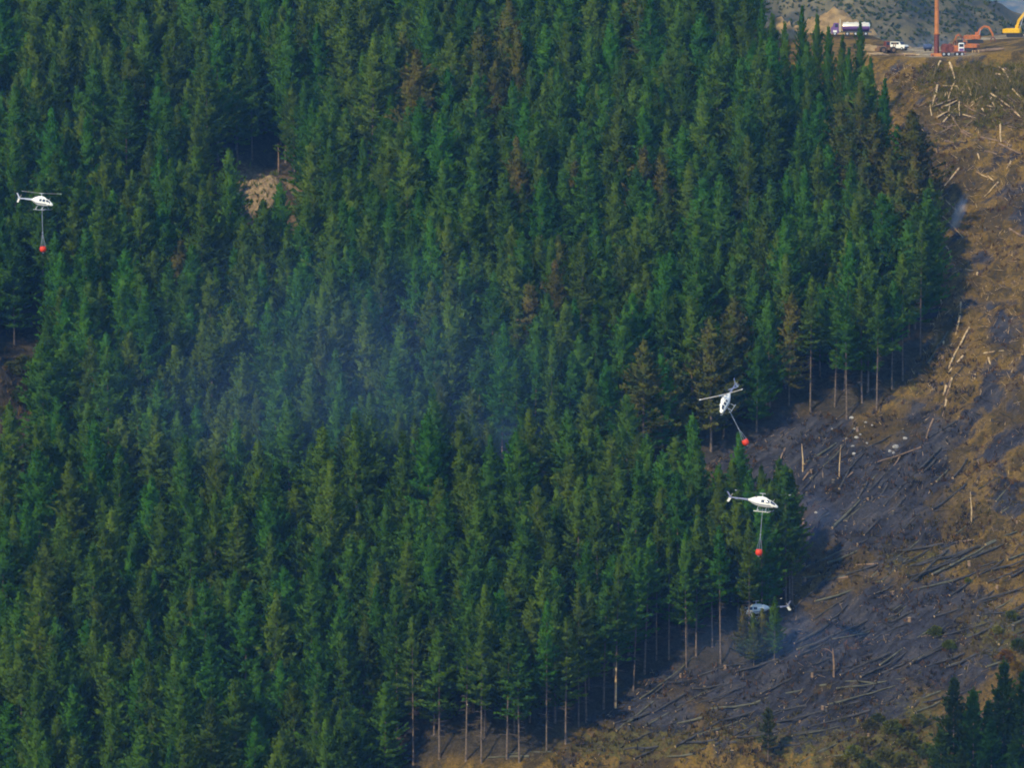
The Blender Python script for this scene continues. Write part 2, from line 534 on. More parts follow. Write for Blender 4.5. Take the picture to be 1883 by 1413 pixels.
grassy = blobs(PU, PV, [(1150, 1370, 260, 40, .75), (1640, 1390, 160, 90, .8), (1860, 1170, 120, 60, .7), (1700, 1030, 130, 40, .55), (1820, 150, 110, 45, .75), (1500, 1380, 200, 60, .6),
                        (1660, 720, 60, 50, .45), (1690, 1330, 70, 70, .7), (1780, 240, 120, 50, .45), (1380, 1350, 160, 40, .55)])
clay = np.exp(-((gverts[:, 0] - _k1.x) / 9.5) ** 4 - ((gverts[:, 1] - (_k1.y - 9)) / 12) ** 4)
clay = np.maximum(clay, 0.2 * np.exp(-((gverts[:, 0] - (_k2.x - 4)) / 10) ** 4 - ((gverts[:, 1] - (_k2.y - 12)) / 13) ** 4))
gravel = sstep(899, 903, gverts[:, 1]) * sstep(88, 92, gverts[:, 0]) * sstep(945, 935, gverts[:, 1]) * sstep(108, 102, gverts[:, 0])
gravel = np.maximum(gravel, sstep(945, 948, gverts[:, 1]) * sstep(962, 958, gverts[:, 1]) * sstep(106, 109, gverts[:, 0]))
gravel = gravel * np.clip(0.75 + 0.25 * wav(gverts[:, 0], gverts[:, 1], 3, 12, 0.12), 0, 1)
for nm, arr in (('woods', woods), ('burn', burn), ('grassy', grassy), ('clay', clay), ('gravel', gravel)):
    a = me.attributes.new(nm, 'FLOAT', 'POINT')
    a.data.foreach_set('value', np.asarray(arr, np.float32))

# far hill behind the landing
def far_height(x, y):
    ridge = 178 - 0.085 * (x - 150) + 5 * np.sin(x / 60.0) + 3 * np.sin(x / 23.0 + 1)
    z = ridge - 0.42 * np.abs(1750 - y)
    z = z + 6 * np.sin(x / 34.0 + y / 60.0) * sstep(1780, 1700, y) + 3 * np.sin(x / 13.0 - y / 31.0) + wav(x, y, 4, 40, 0.03)
    return np.maximum(z, -40)
fx = axis([(-900, 80, 40), (80, 420, 3.0), (420, 1600, 40)])
fy = axis([(1310, 1560, 25), (1560, 1765, 3.0), (1765, 2400, 40)])
FX, FY = np.meshgrid(fx, fy)
idx = np.arange(FX.size).reshape(FX.shape)
faces = np.stack([idx[:-1, :-1].ravel(), idx[:-1, 1:].ravel(), idx[1:, 1:].ravel(), idx[1:, :-1].ravel()], 1)
def far_material():
    m, nt, out = newmat('far_hill_scrub')
    b = nt.nodes.new('ShaderNodeBsdfDiffuse')
    geo = nt.nodes.new('ShaderNodeNewGeometry')
    n = nt.nodes.new('ShaderNodeTexNoise'); n.inputs['Scale'].default_value = 0.05; n.inputs['Detail'].default_value = 10; n.inputs['Roughness'].default_value = 0.76
    nt.links.new(geo.outputs['Position'], n.inputs['Vector'])
    r = nt.nodes.new('ShaderNodeValToRGB')
    st = [(0.36, (0.03, 0.04, 0.035)), (0.47, (0.07, 0.065, 0.045)), (0.56, (0.13, 0.11, 0.055)), (0.68, (0.20, 0.16, 0.09))]
    while len(r.color_ramp.elements) < 4: r.color_ramp.elements.new(0.5)
    for e, (p, c) in zip(r.color_ramp.elements, st): e.position = p; e.color = (*c, 1)
    nt.links.new(n.outputs['Fac'], r.inputs['Fac']); nt.links.new(r.outputs[0], b.inputs[0]); nt.links.new(b.outputs[0], out.inputs['Surface'])
    return m
me2 = np_mesh('far_hill', np.stack([FX.ravel(), FY.ravel(), far_height(FX, FY).ravel()], 1), faces, far_material(), smooth=True)
fh = bpy.data.objects.new('far_hill', me2); COL.objects.link(fh)
tag(fh, 'scrubby far hillside rising behind the landing', 'hill', kind='structure')

# distant range added so the haze shows blue where the sky was pale
rx_ = axis([(-3500, 700, 150), (700, 1400, 20), (1400, 4000, 150)]); ry_ = axis([(5200, 6900, 60)])
RX, RY = np.meshgrid(rx_, ry_)
RZ = 252 + 18 * np.sin(RX / 210.0) + 9 * np.sin(RX / 71.0 + 1) - 0.34 * np.abs(RY - 6000) + 10 * np.sin(RX / 120.0 + RY / 90.0)
idx = np.arange(RX.size).reshape(RX.shape)
faces = np.stack([idx[:-1, :-1].ravel(), idx[:-1, 1:].ravel(), idx[1:, 1:].ravel(), idx[1:, :-1].ravel()], 1)
o = bpy.data.objects.new('distant_range', np_mesh('distant_range', np.stack([RX.ravel(), RY.ravel(), np.maximum(RZ, -45).ravel()], 1), faces, far_material(), smooth=True)); COL.objects.link(o)
tag(o, 'added range hazed blue in place of sky beyond the scrubby far hill', 'mountains', kind='structure')

# ------------------------------------------------------------------ pine trees
def pine_crown(seed, Ht, base, R, droop=0.0, dens=1.0, sparse=0.0, power=0.8):
    rng = np.random.RandomState(seed)
    V = []; 
    zb = Ht * base
    z = zb
    lean = rng.uniform(-0.25, 0.25, 2)
    ph1, ph2 = rng.uniform(0, 6.28, 2)
    while z < Ht - 0.15:
        t = (z - zb) / (Ht - zb)
        r = R * ((1 - t) ** power) * min(1.0, 0.62 + 2.2 * t) + 0.10
        nb = rng.randint(5, 8) if t < 0.85 else rng.randint(4, 6)
        a0 = rng.uniform(0, 6.28)
        wl = rng.uniform(0.8, 1.18)
        for k in range(nb):
            if rng.rand() < sparse * (1 - t): continue
            a = a0 + 6.283 * k / nb + rng.normal(0, 0.25)
            L = r * wl * rng.uniform(0.60, 1.25)
            if rng.rand() < 0.06: L *= 1.25
            L *= 1 + 0.30 * math.sin(2 * a + ph1 + z * 0.5) * math.sin(z * 0.9 + ph2)
            el = math.radians(4 + 52 * t ** 1.2 - droop * (1 - t)) + rng.normal(0, 0.16)
            d = np.array([math.cos(a) * math.cos(el), math.sin(a) * math.cos(el), math.sin(el)])
            side = np.array([-math.sin(a), math.cos(a), 0])
            n = max(3, int(L / 0.27 * dens))
            s = np.linspace(0.22, 1.0, n) + rng.normal(0, 0.03, n)
            base_p = np.outer(s * L, d) + np.array([lean[0] * t, lean[1] * t, z])
            base_p[:, 2] += 0.20 * L * s ** 2 + rng.normal(0, 0.12)           # tips turn up
            for q in range(3):
                sgn = (-1, 0, 1)[q]
                w = (0.22 + 0.42 * (1 - s))[:, None]
                off = side[None, :] * sgn * w * rng.uniform(0.4, 1.0, (n, 1)) * (0.5 + 0.16 * L)
                p = base_p + off + rng.normal(0, 0.07, (n, 3))
                dirv = d[None, :] * 0.8 + side[None, :] * sgn * 0.65 + rng.normal(0, 0.28, (n, 3)) + np.array([0, 0, 0.32])
                dirv /= np.linalg.norm(dirv, axis=1, keepdims=True)
                ln = rng.uniform(0.50, 0.95, (n, 1)) * (1 - 0.3 * t)
                wd = np.cross(dirv, rng.normal(0, 1, (n, 3)) + np.array([0, 0, 1.2]))
                wd /= np.linalg.norm(wd, axis=1, keepdims=True) + 1e-9
                wd = wd * rng.uniform(0.15, 0.25, (n, 1))
                mid = p + dirv * ln * 0.5
                V.append(np.stack([p, mid - wd, p + dirv * ln, mid + wd], 1).reshape(-1, 3))
        z += rng.uniform(0.38, 0.80) * (1.0 - 0.4 * t)
    # leader
    for k in range(20):
        p = np.array([lean[0], lean[1], Ht - 0.9 + k * 0.085])[None, :]
        dv = np.array([rng.normal(0, 0.4), rng.normal(0, 0.4), 1.0])[None, :]
        dv /= np.linalg.norm(dv)
        wd = np.cross(dv, rng.normal(0, 1, (1, 3))); wd /= np.linalg.norm(wd); wd *= 0.11 - 0.003 * k
        ln = 0.5
        V.append(np.stack([p, p + dv * ln * .5 - wd, p + dv * ln, p + dv * ln * .5 + wd], 1).reshape(-1, 3))
    V = np.concatenate(V)
    Fq = np.arange(len(V)).reshape(-1, 4)
    Q = V.reshape(-1, 4, 3)
    c = Q.mean(1)
    out = c.copy(); out[:, 2] = 0
    out /= np.linalg.norm(out, axis=1, keepdims=True) + 0.3
    out[:, 2] = 0.45
    g = np.cross(Q[:, 2] - Q[:, 0], Q[:, 3] - Q[:, 1])
    flip = (g * out).sum(1) < 0
    Fq[flip] = Fq[flip][:, ::-1]
    return V, Fq, lean
def crown_normals(me, amt=0.75):
    n = len(me.vertices)
    co = np.empty(n * 3, np.float32); me.vertices.foreach_get('co', co); co = co.reshape(-1, 4, 3)
    fn = np.empty(len(me.polygons) * 3, np.float32); me.polygons.foreach_get('normal', fn); fn = fn.reshape(-1, 3)
    c = co.mean(1)
    out = c.copy(); out[:, 2] = 0
    out /= np.linalg.norm(out, axis=1, keepdims=True) + 0.25
    out[:, 2] = 0.40
    cl = np.stack([np.sin(c[:, 1] * 2.3 + c[:, 2] * 1.7), np.sin(c[:, 2] * 2.1 + c[:, 0] * 1.9 + 1), np.sin(c[:, 0] * 2.2 - c[:, 1] * 1.8 + c[:, 2] + 2)], 1)
    nn = out * 0.55 + fn * 0.22 + cl * 0.28
    nn /= np.linalg.norm(nn, axis=1, keepdims=True) + 1e-6
    me.normals_split_custom_set_from_vertices(np.repeat(nn, 4, axis=0).tolist())
def pine_trunk(Ht, r0, lean, n=7):
    zs = np.linspace(-0.8, Ht - 0.3, 9)
    V = []
    for z in zs:
        t = max(0, z) / Ht
        rr = r0 * (1 - 0.9 * t) * (1.25 if z < 0.3 else 1)
        for k in range(n):
            q = 6.2832 * k / n
            V.append((lean[0] * t * t + rr * math.cos(q), lean[1] * t * t + rr * math.sin(q), z))
    Fq = []
    for i in range(8):
        for k in range(n):
            k2 = (k + 1) % n
            Fq.append((i * n + k, i * n + k2, (i + 1) * n + k2, (i + 1) * n + k))
    return np.array(V), np.array(Fq)
def dead_twigs(seed, z0, z1, n=34):
    rng = random.Random(seed)
    mb = MB()
    for k in range(n):
        z = rng.uniform(z0, z1); a = rng.uniform(0, 6.28); L = rng.uniform(0.5, 2.0)
        p = Vector((0, 0, z)); q = Vector((math.cos(a) * L, math.sin(a) * L, z + rng.uniform(-0.35, 0.25)))
        mb.tube([p, (p + q) / 2 + Vector((0, 0, 0.08)), q], [0.035, 0.025, 0.012], 3, caps=False)
    return mb

VAR = []
specs = [  # Ht, crown base, R, droop, sparse, power
    (25.0, 0.16, 5.4, 4, 0.08, 0.80), (27.0, 0.18, 5.7, 2, 0.12, 0.88), (23.0, 0.14, 5.1, 6, 0.08, 0.74),
    (26.0, 0.20, 4.9, 0, 0.14, 0.92), (24.0, 0.16, 5.9, 3, 0.18, 0.78), (22.0, 0.14, 4.9, 4, 0.08, 0.70),
    (28.0, 0.22, 5.4, 1, 0.22, 0.95), (24.5, 0.18, 5.6, 6, 0.26, 0.76), (25.5, 0.16, 5.2, 2, 0.30, 0.85), (23.5, 0.15, 5.7, 5, 0.20, 0.82),
]
edge_specs = [(25.0, 0.42, 3.6, 6, 0.36, 0.82), (26.0, 0.48, 3.4, 4, 0.42, 0.90), (23.5, 0.38, 3.9, 8, 0.40, 0.80), (27.0, 0.44, 3.3, 6, 0.46, 0.95)]
def make_variant(i, s, edge):
    Ht, base, R, droop, sparse, power = s
    V, Fq, lean = pine_crown(100 + i + 50 * edge, Ht, base, R, droop, 1.0, sparse, power)
    TV, TF = pine_trunk(Ht, 0.22 if not edge else 0.19, lean)
    crown = np_mesh('pine_crown', V, Fq, M['needles'])
    crown_normals(crown)
    trunk = np_mesh('pine_trunk', TV, TF, M['bark'], smooth=True)
    tw = dead_twigs(i, Ht * 0.16, Ht * base * 1.05, 40).mesh('pine_dead_branches', M['deadwood']) if edge else None
    both = None
    if not edge:
        both = np_mesh('pine_whole', np.concatenate([TV, V]), np.concatenate([TF, Fq + len(TV)]), [M['bark'], M['needles']],
                       np.concatenate([np.zeros(len(TF)), np.ones(len(Fq))]))
        nt_ = len(TV)
        cn = np.empty(len(V) * 3, np.float32)
        cn = np.array([n.vector for n in crown.corner_normals], np.float32)
        vi = np.empty(len(crown.loops), np.int32); crown.loops.foreach_get('vertex_index', vi)
        vn = np.zeros((len(V), 3), np.float32); vn[vi] = cn
        tv = TV.copy(); tv[:, 2] = 0; tv /= np.linalg.norm(tv, axis=1, keepdims=True) + 1e-6
        both.normals_split_custom_set_from_vertices(np.concatenate([tv, vn]).tolist())
    return dict(crown=crown, trunk=trunk, twigs=tw, both=both, H=Ht, R=R, base=base)
for i, s in enumerate(specs): VAR.append(make_variant(i, s, 0))
EDGE = [make_variant(i, s, 1) for i, s in enumerate(edge_specs)]

rnd = random.Random(11)
SLIP = [(-80, 640), (85, 645), (98, 720), (80, 840), (70, 1010), (-80, 1060)]
SCAR = [(420, 410), (470, 325), (530, 318), (556, 390), (560, 570), (445, 570), (425, 480)]
RAVINE = [(385, 300), (468, 300), (472, 430), (388, 455)]
SP = 5.9
cands = []
yy = 655.0
row = 0
while yy < 1065:
    xx = -150 + (row % 2) * SP / 2
    while xx < 100:
        x = xx + rnd.uniform(-1.7, 1.7); y = yy + rnd.uniform(-1.7, 1.7)
        xx += SP
        # openings and forest outline
        z = float(height(x, y))
        u, v = proj(x, y, z)
        if not in_poly(u, v, FOREST): continue
        if rnd.random() < 0.03: continue
        e1 = ((x - _k1.x) / 7.0) ** 2 + ((y - (_k1.y - 13)) / 9.0) ** 2
        if e1 < 1: continue
        e2 = ((x - (_k2.x - 4)) / 9) ** 2 + ((y - (_k2.y - 12)) / 13) ** 2
        if e2 < 1: continue
        if in_poly(u, v, SLIP) or in_poly(u, v, RAVINE) or in_poly(u, v, SCAR): continue
        if x / y > 190 / 1000.0 or x / y < -0.16: continue
        cands.append([x, y, z, u, v])
    yy += SP * 0.87
    row += 1
# trees standing along the cut edge, read off the photograph (foot of the trunk)
edge_px = [(808, 1396), (857, 1400), (932, 1396), (885, 1405), (1064, 1336), (1078, 1330), (1130, 1300), (1165, 1270), (1207, 1216), (1230, 1214), (1262, 1226), (1325, 1221),
           (1310, 1190), (1378, 1216), (1445, 1116), (1457, 1112), (1005, 1384), (1040, 1368), (1490, 757), (1557, 771), (1612, 754), (1660, 700), (1692, 655), (1535, 748),
           (950, 886), (982, 880), (1012, 890), (1280, 1205), (1185, 1240), (1110, 1305), (955, 1400), (760, 1405), (1640, 715), (1585, 740)]
edge_trees = []
for u, v in edge_px:
    p = ground(u, v)
    edge_trees.append([p.x, p.y, p.z, u, v])
ex = np.array(edge_trees)
cands = [c for c in cands if np.min((ex[:, 0] - c[0]) ** 2 + (ex[:, 1] - c[1]) ** 2) > 12.0]

def inst_params(r, n):
    return r.randrange(n), r.uniform(0, 6.283), r.uniform(0.74, 1.16), r.uniform(0.84, 1.14)
trees = []
for c in cands:
    vi, rz, s, w = inst_params(rnd, len(VAR))
    trees.append(dict(p=c[:3], u=c[3], v=c[4], vi=vi, rz=rz, s=s, w=w, edge=False))
for c in edge_trees:
    vi, rz, s, w = inst_params(rnd, len(EDGE))
    trees.append(dict(p=c[:3], u=c[3], v=c[4], vi=vi, rz=rz, s=0.9 + 0.12 * rnd.random(), w=w, edge=True))
def crest_ok(t):
    top = proj(t['p'][0], t['p'][1], t['p'][2] + VAR[t['vi']]['H'] * t['s'] if not t['edge'] else t['p'][2])
    return t['edge'] or top[0] < 1385 or t['v'] > 520 or top[1] > np.interp(top[0], [1385, 1410, 1480, 1545, 1600, 1640, 1700], [-20, 30, 55, 105, 125, 165, 215])
trees = [t for t in trees if crest_ok(t)]
for u, vt, vi in [(1580, 42, 3), (1502, 30, 5), (1541, 66, 0), (1474, 14, 3), (1442, 46, 2), (1420, 28, 5), (1400, 2, 6), (1522, 52, 5), (1560, 92, 2), (1600, 108, 0), (1625, 148, 5), (1424, 1100, 5), (1402, 1122, 5), (1386, 1129, 2), (1367, 1116, 2), (1400, 862, 3), (1430, 850, 5), (1376, 872, 2), (1345, 848, 0), (1452, 868, 3), (1415, 890, 8), (1320, 860, 9)]:
    p = ground(u, vt + (205 if vt < 600 else 235 if vt < 900 else 116 if vt == 1100 else 96))
    top = at(u, vt, p.y)
    s_ = (top.z - p.z) / VAR[vi]['H']
    trees.append(dict(p=[p.x, p.y, p.z], u=u, v=vt + 205, vi=vi, rz=u, s=s_, w=(0.52 if vt < 600 else 0.8 if vt < 900 else 0.42) / s_, edge=False))
# how much of each tree shows: paint their outlines front to back
BW, BH = 628, 471
buf = np.zeros((BH, BW), bool)
for t in sorted(trees, key=lambda t: t['p'][1]):
    var = (EDGE if t['edge'] else VAR)[t['vi']]
    hh = var['H'] * t['s']
    x, y, z = t['p']
    u0, v0 = proj(x, y, z + hh * var['base']); u1, v1 = proj(x, y, z + hh)
    half = var['R'] * t['s'] * t['w'] * F / y
    a, b = int(v1 / 3), int(v0 / 3)
    cnt = 0
    for r in range(max(a, 0), min(b, BH)):
        w = half * ((r - a) / max(1, b - a)) ** 0.8 * 0.9
        c0, c1 = int((u0 - w) / 3), int((u0 + w) / 3) + 1
        c0, c1 = max(c0, 0), min(c1, BW)
        if c1 > c0:
            sl = buf[r, c0:c1]
            cnt += int((~sl).sum()); sl[:] = True
    t['vis'] = cnt
SCORCH = [(1235, 700, 55, 90), (1290, 650, 60, 60), (1330, 620, 50, 60), (940, 300, 35, 40), (1045, 410, 40, 60), (1030, 460, 40, 40), (935, 70, 40, 50), (1165, 60, 25, 60), (985, 560, 40, 60),
          (360, 470, 40, 40), (900, 140, 40, 60), (1200, 330, 30, 50), (1560, 200, 60, 60), (1480, 640, 60, 50), (1660, 330, 50, 80), (1600, 330, 50, 60), (1350, 1130, 60, 50), (1270, 740, 50, 60), (760, 130, 30, 40)]
def is_scorched(t):
    var = (EDGE if t['edge'] else VAR)[t['vi']]
    u, v = proj(t['p'][0], t['p'][1], t['p'][2] + var['H'] * t['s'] * 0.75)
    for su, sv, ru, rv in SCORCH:
        q = ((u - su) / ru) ** 2 + ((v - sv) / rv) ** 2
        if q < 1 and rnd.random() < 0.75: return True
    return False
for t in trees: t['scorch'] = is_scorched(t)
greens = sorted([t for t in trees if not t['edge'] and not t['scorch'] and t['vis'] > 0], key=lambda t: -t['vis'])
chosen = set(id(t) for t in greens[:300])
def zone_of(t):
    x, y, z = t['p']
    if (x - _k1.x) ** 2 + (y - _k1.y + 9) ** 2 < 22 ** 2: return 'close around the bare clay knoll in the stand'
    if (x - _k2.x + 4) ** 2 + (y - _k2.y + 12) ** 2 < 24 ** 2: return 'close around the scrubby bare slip in the stand'
    if x > 48 and y > 845: return 'at the top of the stand just below the landing'
    if np.min((ex[:, 0] - x) ** 2 + (ex[:, 1] - y) ** 2) < 12 ** 2: return 'just inside the stand behind the bare-trunked edge pines'
    if any(o['scorch'] and (o['p'][0] - x) ** 2 + (o['p'][1] - y) ** 2 < 9 ** 2 for o in trees): return 'growing next to a scorched brown pine in the stand'
    if y > 860: return 'in the dense upper stand beside or above the clay knoll'
    if y > 765: return 'in the dense middle of the stand below the clay knoll'
    return 'in the dense lowest part of the stand, towards the slope foot'
def place_tree(t):
    var = (EDGE if t['edge'] else VAR)[t['vi']]
    r = empty('pine_tree', t['p'], (0.035 * math.sin(t['rz'] * 5), 0.035 * math.cos(t['rz'] * 7), t['rz']))
    r.scale = (t['s'] * t['w'], t['s'] * t['w'], t['s'])
    tr = bpy.data.objects.new('trunk', var['trunk']); COL.objects.link(tr); tr.parent = r
    cr = bpy.data.objects.new('crown', var['crown']); COL.objects.link(cr); cr.parent = r
    if var['twigs']:
        tw = bpy.data.objects.new('dead_branches', var['twigs']); COL.objects.link(tw); tw.parent = r; tw['kind'] = 'stuff'
    if t['scorch']:
        cr.material_slots[0].link = 'OBJECT'; cr.material_slots[0].material = M['scorched']
    if t['edge'] and t['scorch']:
        tag(r, 'scorched brown pine with a long bare trunk along the burnt edge of the stand', 'pine tree', 'scorched bare-trunked pines on the stand edge')
    elif t['edge']:
        tag(r, 'tall green pine with a long bare trunk standing along the open edge of the stand', 'pine tree', 'bare-trunked pines on the stand edge')
    elif t['scorch']:
        tag(r, 'pine with brown scorched needles among the green pines of the stand', 'pine tree', 'scorched pines in the stand')
    else:
        look = ('tall slender' if t['s'] > 1.04 and t['w'] < 1.0 else 'tall broad' if t['s'] > 1.0 else 'short slender' if t['w'] < 0.97 else 'short broad')
        zone = zone_of(t)
        tag(r, '%s green pine %s' % (look, zone), 'pine tree', 'green pines ' + zone)
    return r
stuffp = []
for t in trees:
    if t['edge'] or (t['scorch'] and t['vis'] > 0) or id(t) in chosen:
        place_tree(t)
    else:
        stuffp.append(t)
print('trees', len(trees), 'individual', len(trees) - len(stuffp), 'stuff', len(stuffp))

# the remaining pines, as one mass
src = bpy.data.collections.new('pine_sources')
for i, v in enumerate(VAR):
    o = bpy.data.objects.new('pine_%02d' % i, v['both'])
    src.objects.link(o)
pm = bpy.data.meshes.new('pine_stand_points')
pm.vertices.add(len(stuffp))
pm.vertices.foreach_set('co', np.array([t['p'] for t in stuffp], np.float32).ravel())
a = pm.attributes.new('rot', 'FLOAT_VECTOR', 'POINT'); a.data.foreach_set('vector', np.array([(0, 0, t['rz']) for t in stuffp], np.float32).ravel())
a = pm.attributes.new('scl', 'FLOAT_VECTOR', 'POINT'); a.data.foreach_set('vector', np.array([(t['s'] * t['w'], t['s'] * t['w'], t['s']) for t in stuffp], np.float32).ravel())
a = pm.attributes.new('vi', 'INT', 'POINT'); a.data.foreach_set('value', np.array([t['vi'] for t in stuffp], np.int32))
stand = bpy.data.objects.new('pine_stand', pm); COL.objects.link(stand)
tag(stand, 'mass of further green pines filling the hillside stand between the nearer ones', 'pine stand', kind='stuff')
ng = bpy.data.node_groups.new('pine_stand_nodes', 'GeometryNodeTree')
ng.interface.new_socket('Geometry', in_out='INPUT', socket_type='NodeSocketGeometry')
ng.interface.new_socket('Geometry', in_out='OUTPUT', socket_type='NodeSocketGeometry')
gi = ng.nodes.new('NodeGroupInput'); go = ng.nodes.new('NodeGroupOutput')
m2p = ng.nodes.new('GeometryNodeMeshToPoints')
iop = ng.nodes.new('GeometryNodeInstanceOnPoints')
ci = ng.nodes.new('GeometryNodeCollectionInfo')
ci.inputs['Collection'].default_value = src
ci.inputs['Separate Children'].default_value = True
ci.inputs['Reset Children'].default_value = True
iop.inputs['Pick Instance'].default_value = True
def nattr(name, typ):
    n = ng.nodes.new('GeometryNodeInputNamedAttribute'); n.data_type = typ
    n.inputs['Name'].default_value = name
    return n.outputs['Attribute']
ng.links.new(gi.outputs[0], m2p.inputs[0]); ng.links.new(m2p.outputs[0], iop.inputs['Points'])
ng.links.new(ci.outputs[0], iop.inputs['Instance'])
ng.links.new(nattr('vi', 'INT'), iop.inputs['Instance Index'])
ng.links.new(nattr('rot', 'FLOAT_VECTOR'), iop.inputs['Rotation'])
ng.links.new(nattr('scl', 'FLOAT_VECTOR'), iop.inputs['Scale'])
ng.links.new(iop.outputs[0], go.inputs[0])
md = stand.modifiers.new('pines', 'NODES'); md.node_group = ng

# foreground young pines at the foot of the clear-fell
fg = [(1752, 1500, 24.0, 1.0), (1788, 1512, 23.0, 1.05), (1843, 1490, 26.0, 1.0), (1822, 1540, 20, 1.2), (1880, 1500, 25.0, 1.0), (1730, 1545, 19, 1.2), (1768, 1560, 17, 1.3), (1862, 1560, 18, 1.3), (1905, 1530, 24, 1.1),
      (1805, 1575, 17, 1.4), (1718, 1580, 15, 1.3), (1740, 1600, 15, 1.4), (1785, 1610, 15, 1.4), (1835, 1600, 16, 1.4), (1875, 1610, 16, 1.4), (1815, 1500, 20, 1.0), (1770, 1490, 17, .9), (1862, 1480, 18, .9)]
YV = []
for i in range(3):
    V, Fq, lean = pine_crown(300 + i, 20.0, 0.08, 3.9, 0, 0.9, 0.2, 0.75)
    TV, TF = pine_trunk(20.0, 0.2, lean)
    YV.append((np_mesh('young_pine_crown', V, Fq, M['youngneedles']), np_mesh('young_pine_trunk', TV, TF, M['bark'], smooth=True)))
for i, (u, v, hh, w) in enumerate(fg):
    p = ground(u, v, 600)
    s = hh / 20.0
    r = empty('young_pine', p, (0, 0, i * 1.7)); r.scale = (s * w, s * w, s)
    a, b = YV[i % 3]
    o = bpy.data.objects.new('trunk', b); COL.objects.link(o); o.parent = r
    o = bpy.data.objects.new('crown', a); COL.objects.link(o); o.parent = r
    tag(r, 'bushy dark young pine in the clump below the felled slope', 'pine tree', 'young pines below the felled slope')

# lone sapling and standing snags on the felled slope
def sapling(u, v, hh, label):
    p = ground(u, v)
    V, Fq, lean = pine_crown(400, hh, 0.25, 1.3, 0, 0.8, 0.45, 0.6)
    TV, TF = pine_trunk(hh, 0.10, lean)
    r = empty('pine_sapling', p)
    o = bpy.data.objects.new('trunk', np_mesh('sapling_trunk', TV, TF, M['log_brown'], smooth=True)); COL.objects.link(o); o.parent = r
    o = bpy.data.objects.new('crown', np_mesh('sapling_crown', V, Fq, M['paleneedles'])); COL.objects.link(o); o.parent = r
    tag(r, label, 'sapling')
sapling(1412, 1402, 9.5, 'thin yellowish pine sapling standing alone among felled logs')
def snag(u, v, hh, label, branch=True, mat='log_brown', r0=0.22, group=None):
    p = ground(u, v)
    r = empty('dead_snag', p)
    rr = random.Random(int(u * 7 + v))
    k = rr.uniform(-0.3, 0.3)
    MB().tube([(0, 0, -0.5), (0.05, 0, hh * .4), (k, 0.1, hh * .8), (k * 1.6, 0.1, hh)], [r0, r0 * .85, r0 * .6, r0 * .3], 8).build('trunk', M[mat], r, True)
    if branch:
        MB().tube([(k, 0.1, hh * .82), (k - 1.0, 0, hh * .97), (k - 2.2, 0, hh * 1.0)], [0.1, 0.07, 0.03], 6).build('branch', M[mat], r, True)
    tag(r, label, 'dead tree', group)
snag(1533, 1245, 5.2, 'broken standing stub with one side branch amid charred logs')
snag(1543, 880, 6.5, 'thin pale dead stem standing above the pale boulders', False, 'log_pale', 0.12)
snag(1786, 962, 6.0, 'pale splintered stem standing upright on the olive part of the felled slope', False, 'log_pale', 0.14)
snag(1132, 1302, 12.5, 'pale snapped trunk without crown beside the bare-trunked pines', False, 'log_pale', 0.2)
snag(512, 318, 6.5, 'grey dead stem standing on top of the bare clay knoll', False, 'log_brown', 0.2)
snag(1476, 868, 5.5, 'short pale leaning stub above the low pines at the burnt hollow', False, 'log_pale', 0.16)

# ------------------------------------------------------------------ felled logs
LOGN = 0
def log_between(a, b, r, mat, label, group):
    global LOGN
    LOGN += 1
    rr = random.Random(LOGN)
    a = Vector(a); b = Vector(b)
    L = (b - a).length
    if L < 0.3: return
    n = max(3, min(7, int(L / 2.5) + 2))
    pts = []
    for i in range(n):
        t = i / (n - 1)
        p = a.lerp(b, t)
        g = float(height(p.x, p.y))
        p.z = 0.75 * p.z + 0.25 * g
        p += Vector((rr.uniform(-1, 1) * .10, rr.uniform(-1, 1) * .10, 0))
        pts.append(p + Vector((0, 0, r * 0.7)))
    c = (a + b) / 2
    pts = [p - c for p in pts]
    mb = MB().tube(pts, [r * (1.12 - 0.5 * i / (n - 1)) for i in range(n)], 7, capm=1)
    o = mb.build('felled_log', [M[mat], M['cut']], None, True)
    o.location = c
    tag(o, label, 'log', group)
    return o
def px_logs(lines, u0, v0, sc, r, mat, label, group, lift=0.0):
    for (x0, y0, x1, y1) in lines:
        a = ground(u0 + x0 / sc, v0 + y0 / sc); b = ground(u0 + x1 / sc, v0 + y1 / sc)
        if (a - b).length > 34: continue
        a.z += lift; b.z += lift
        log_between(a, b, r * (0.8 + 0.4 * ((x0 * 7 + y1) % 10) / 10), mat, label, group)
px_logs([(250, 70, 290, 205), (180, 60, 165, 95), (365, 195, 405, 310), (545, 295, 680, 390), (540, 330, 570, 388), (715, 425, 765, 465), (160, 235, 125, 385), (125, 388, 265, 335),
         (285, 210, 235, 335), (155, 470, 245, 420), (200, 500, 295, 400), (610, 500, 620, 645), (560, 230, 590, 260), (220, 290, 215, 325), (350, 260, 335, 290), (485, 315, 405, 360),
         (300, 240, 315, 290), (640, 130, 690, 215), (430, 215, 520, 250), (190, 395, 300, 345), (250, 385, 235, 430), (270, 470, 290, 495), (700, 375, 715, 392), (600, 100, 660, 130), (575, 150, 640, 160),
         (700, 260, 775, 330), (480, 405, 500, 425), (520, 380, 560, 390)],
        1683, 100, 3.925, 0.22, 'log_pale', 'pale stripped log tossed in the jumble of slash just below the landing', 'pale logs below the landing', 0.35)
px_logs([(315, 825, 215, 950), (215, 950, 185, 1005), (185, 1030, 295, 1125), (600, 925, 500, 1030), (520, 880, 565, 915), (195, 1170, 345, 1325), (690, 775, 660, 830), (220, 1385, 240, 1410), (440, 850, 520, 890), (450, 720, 460, 760)],
        1683, 100, 3.925, 0.19, 'log_pale', 'thin pale log lying on tan soil beside the dense stand', 'thin pale logs beside the stand')
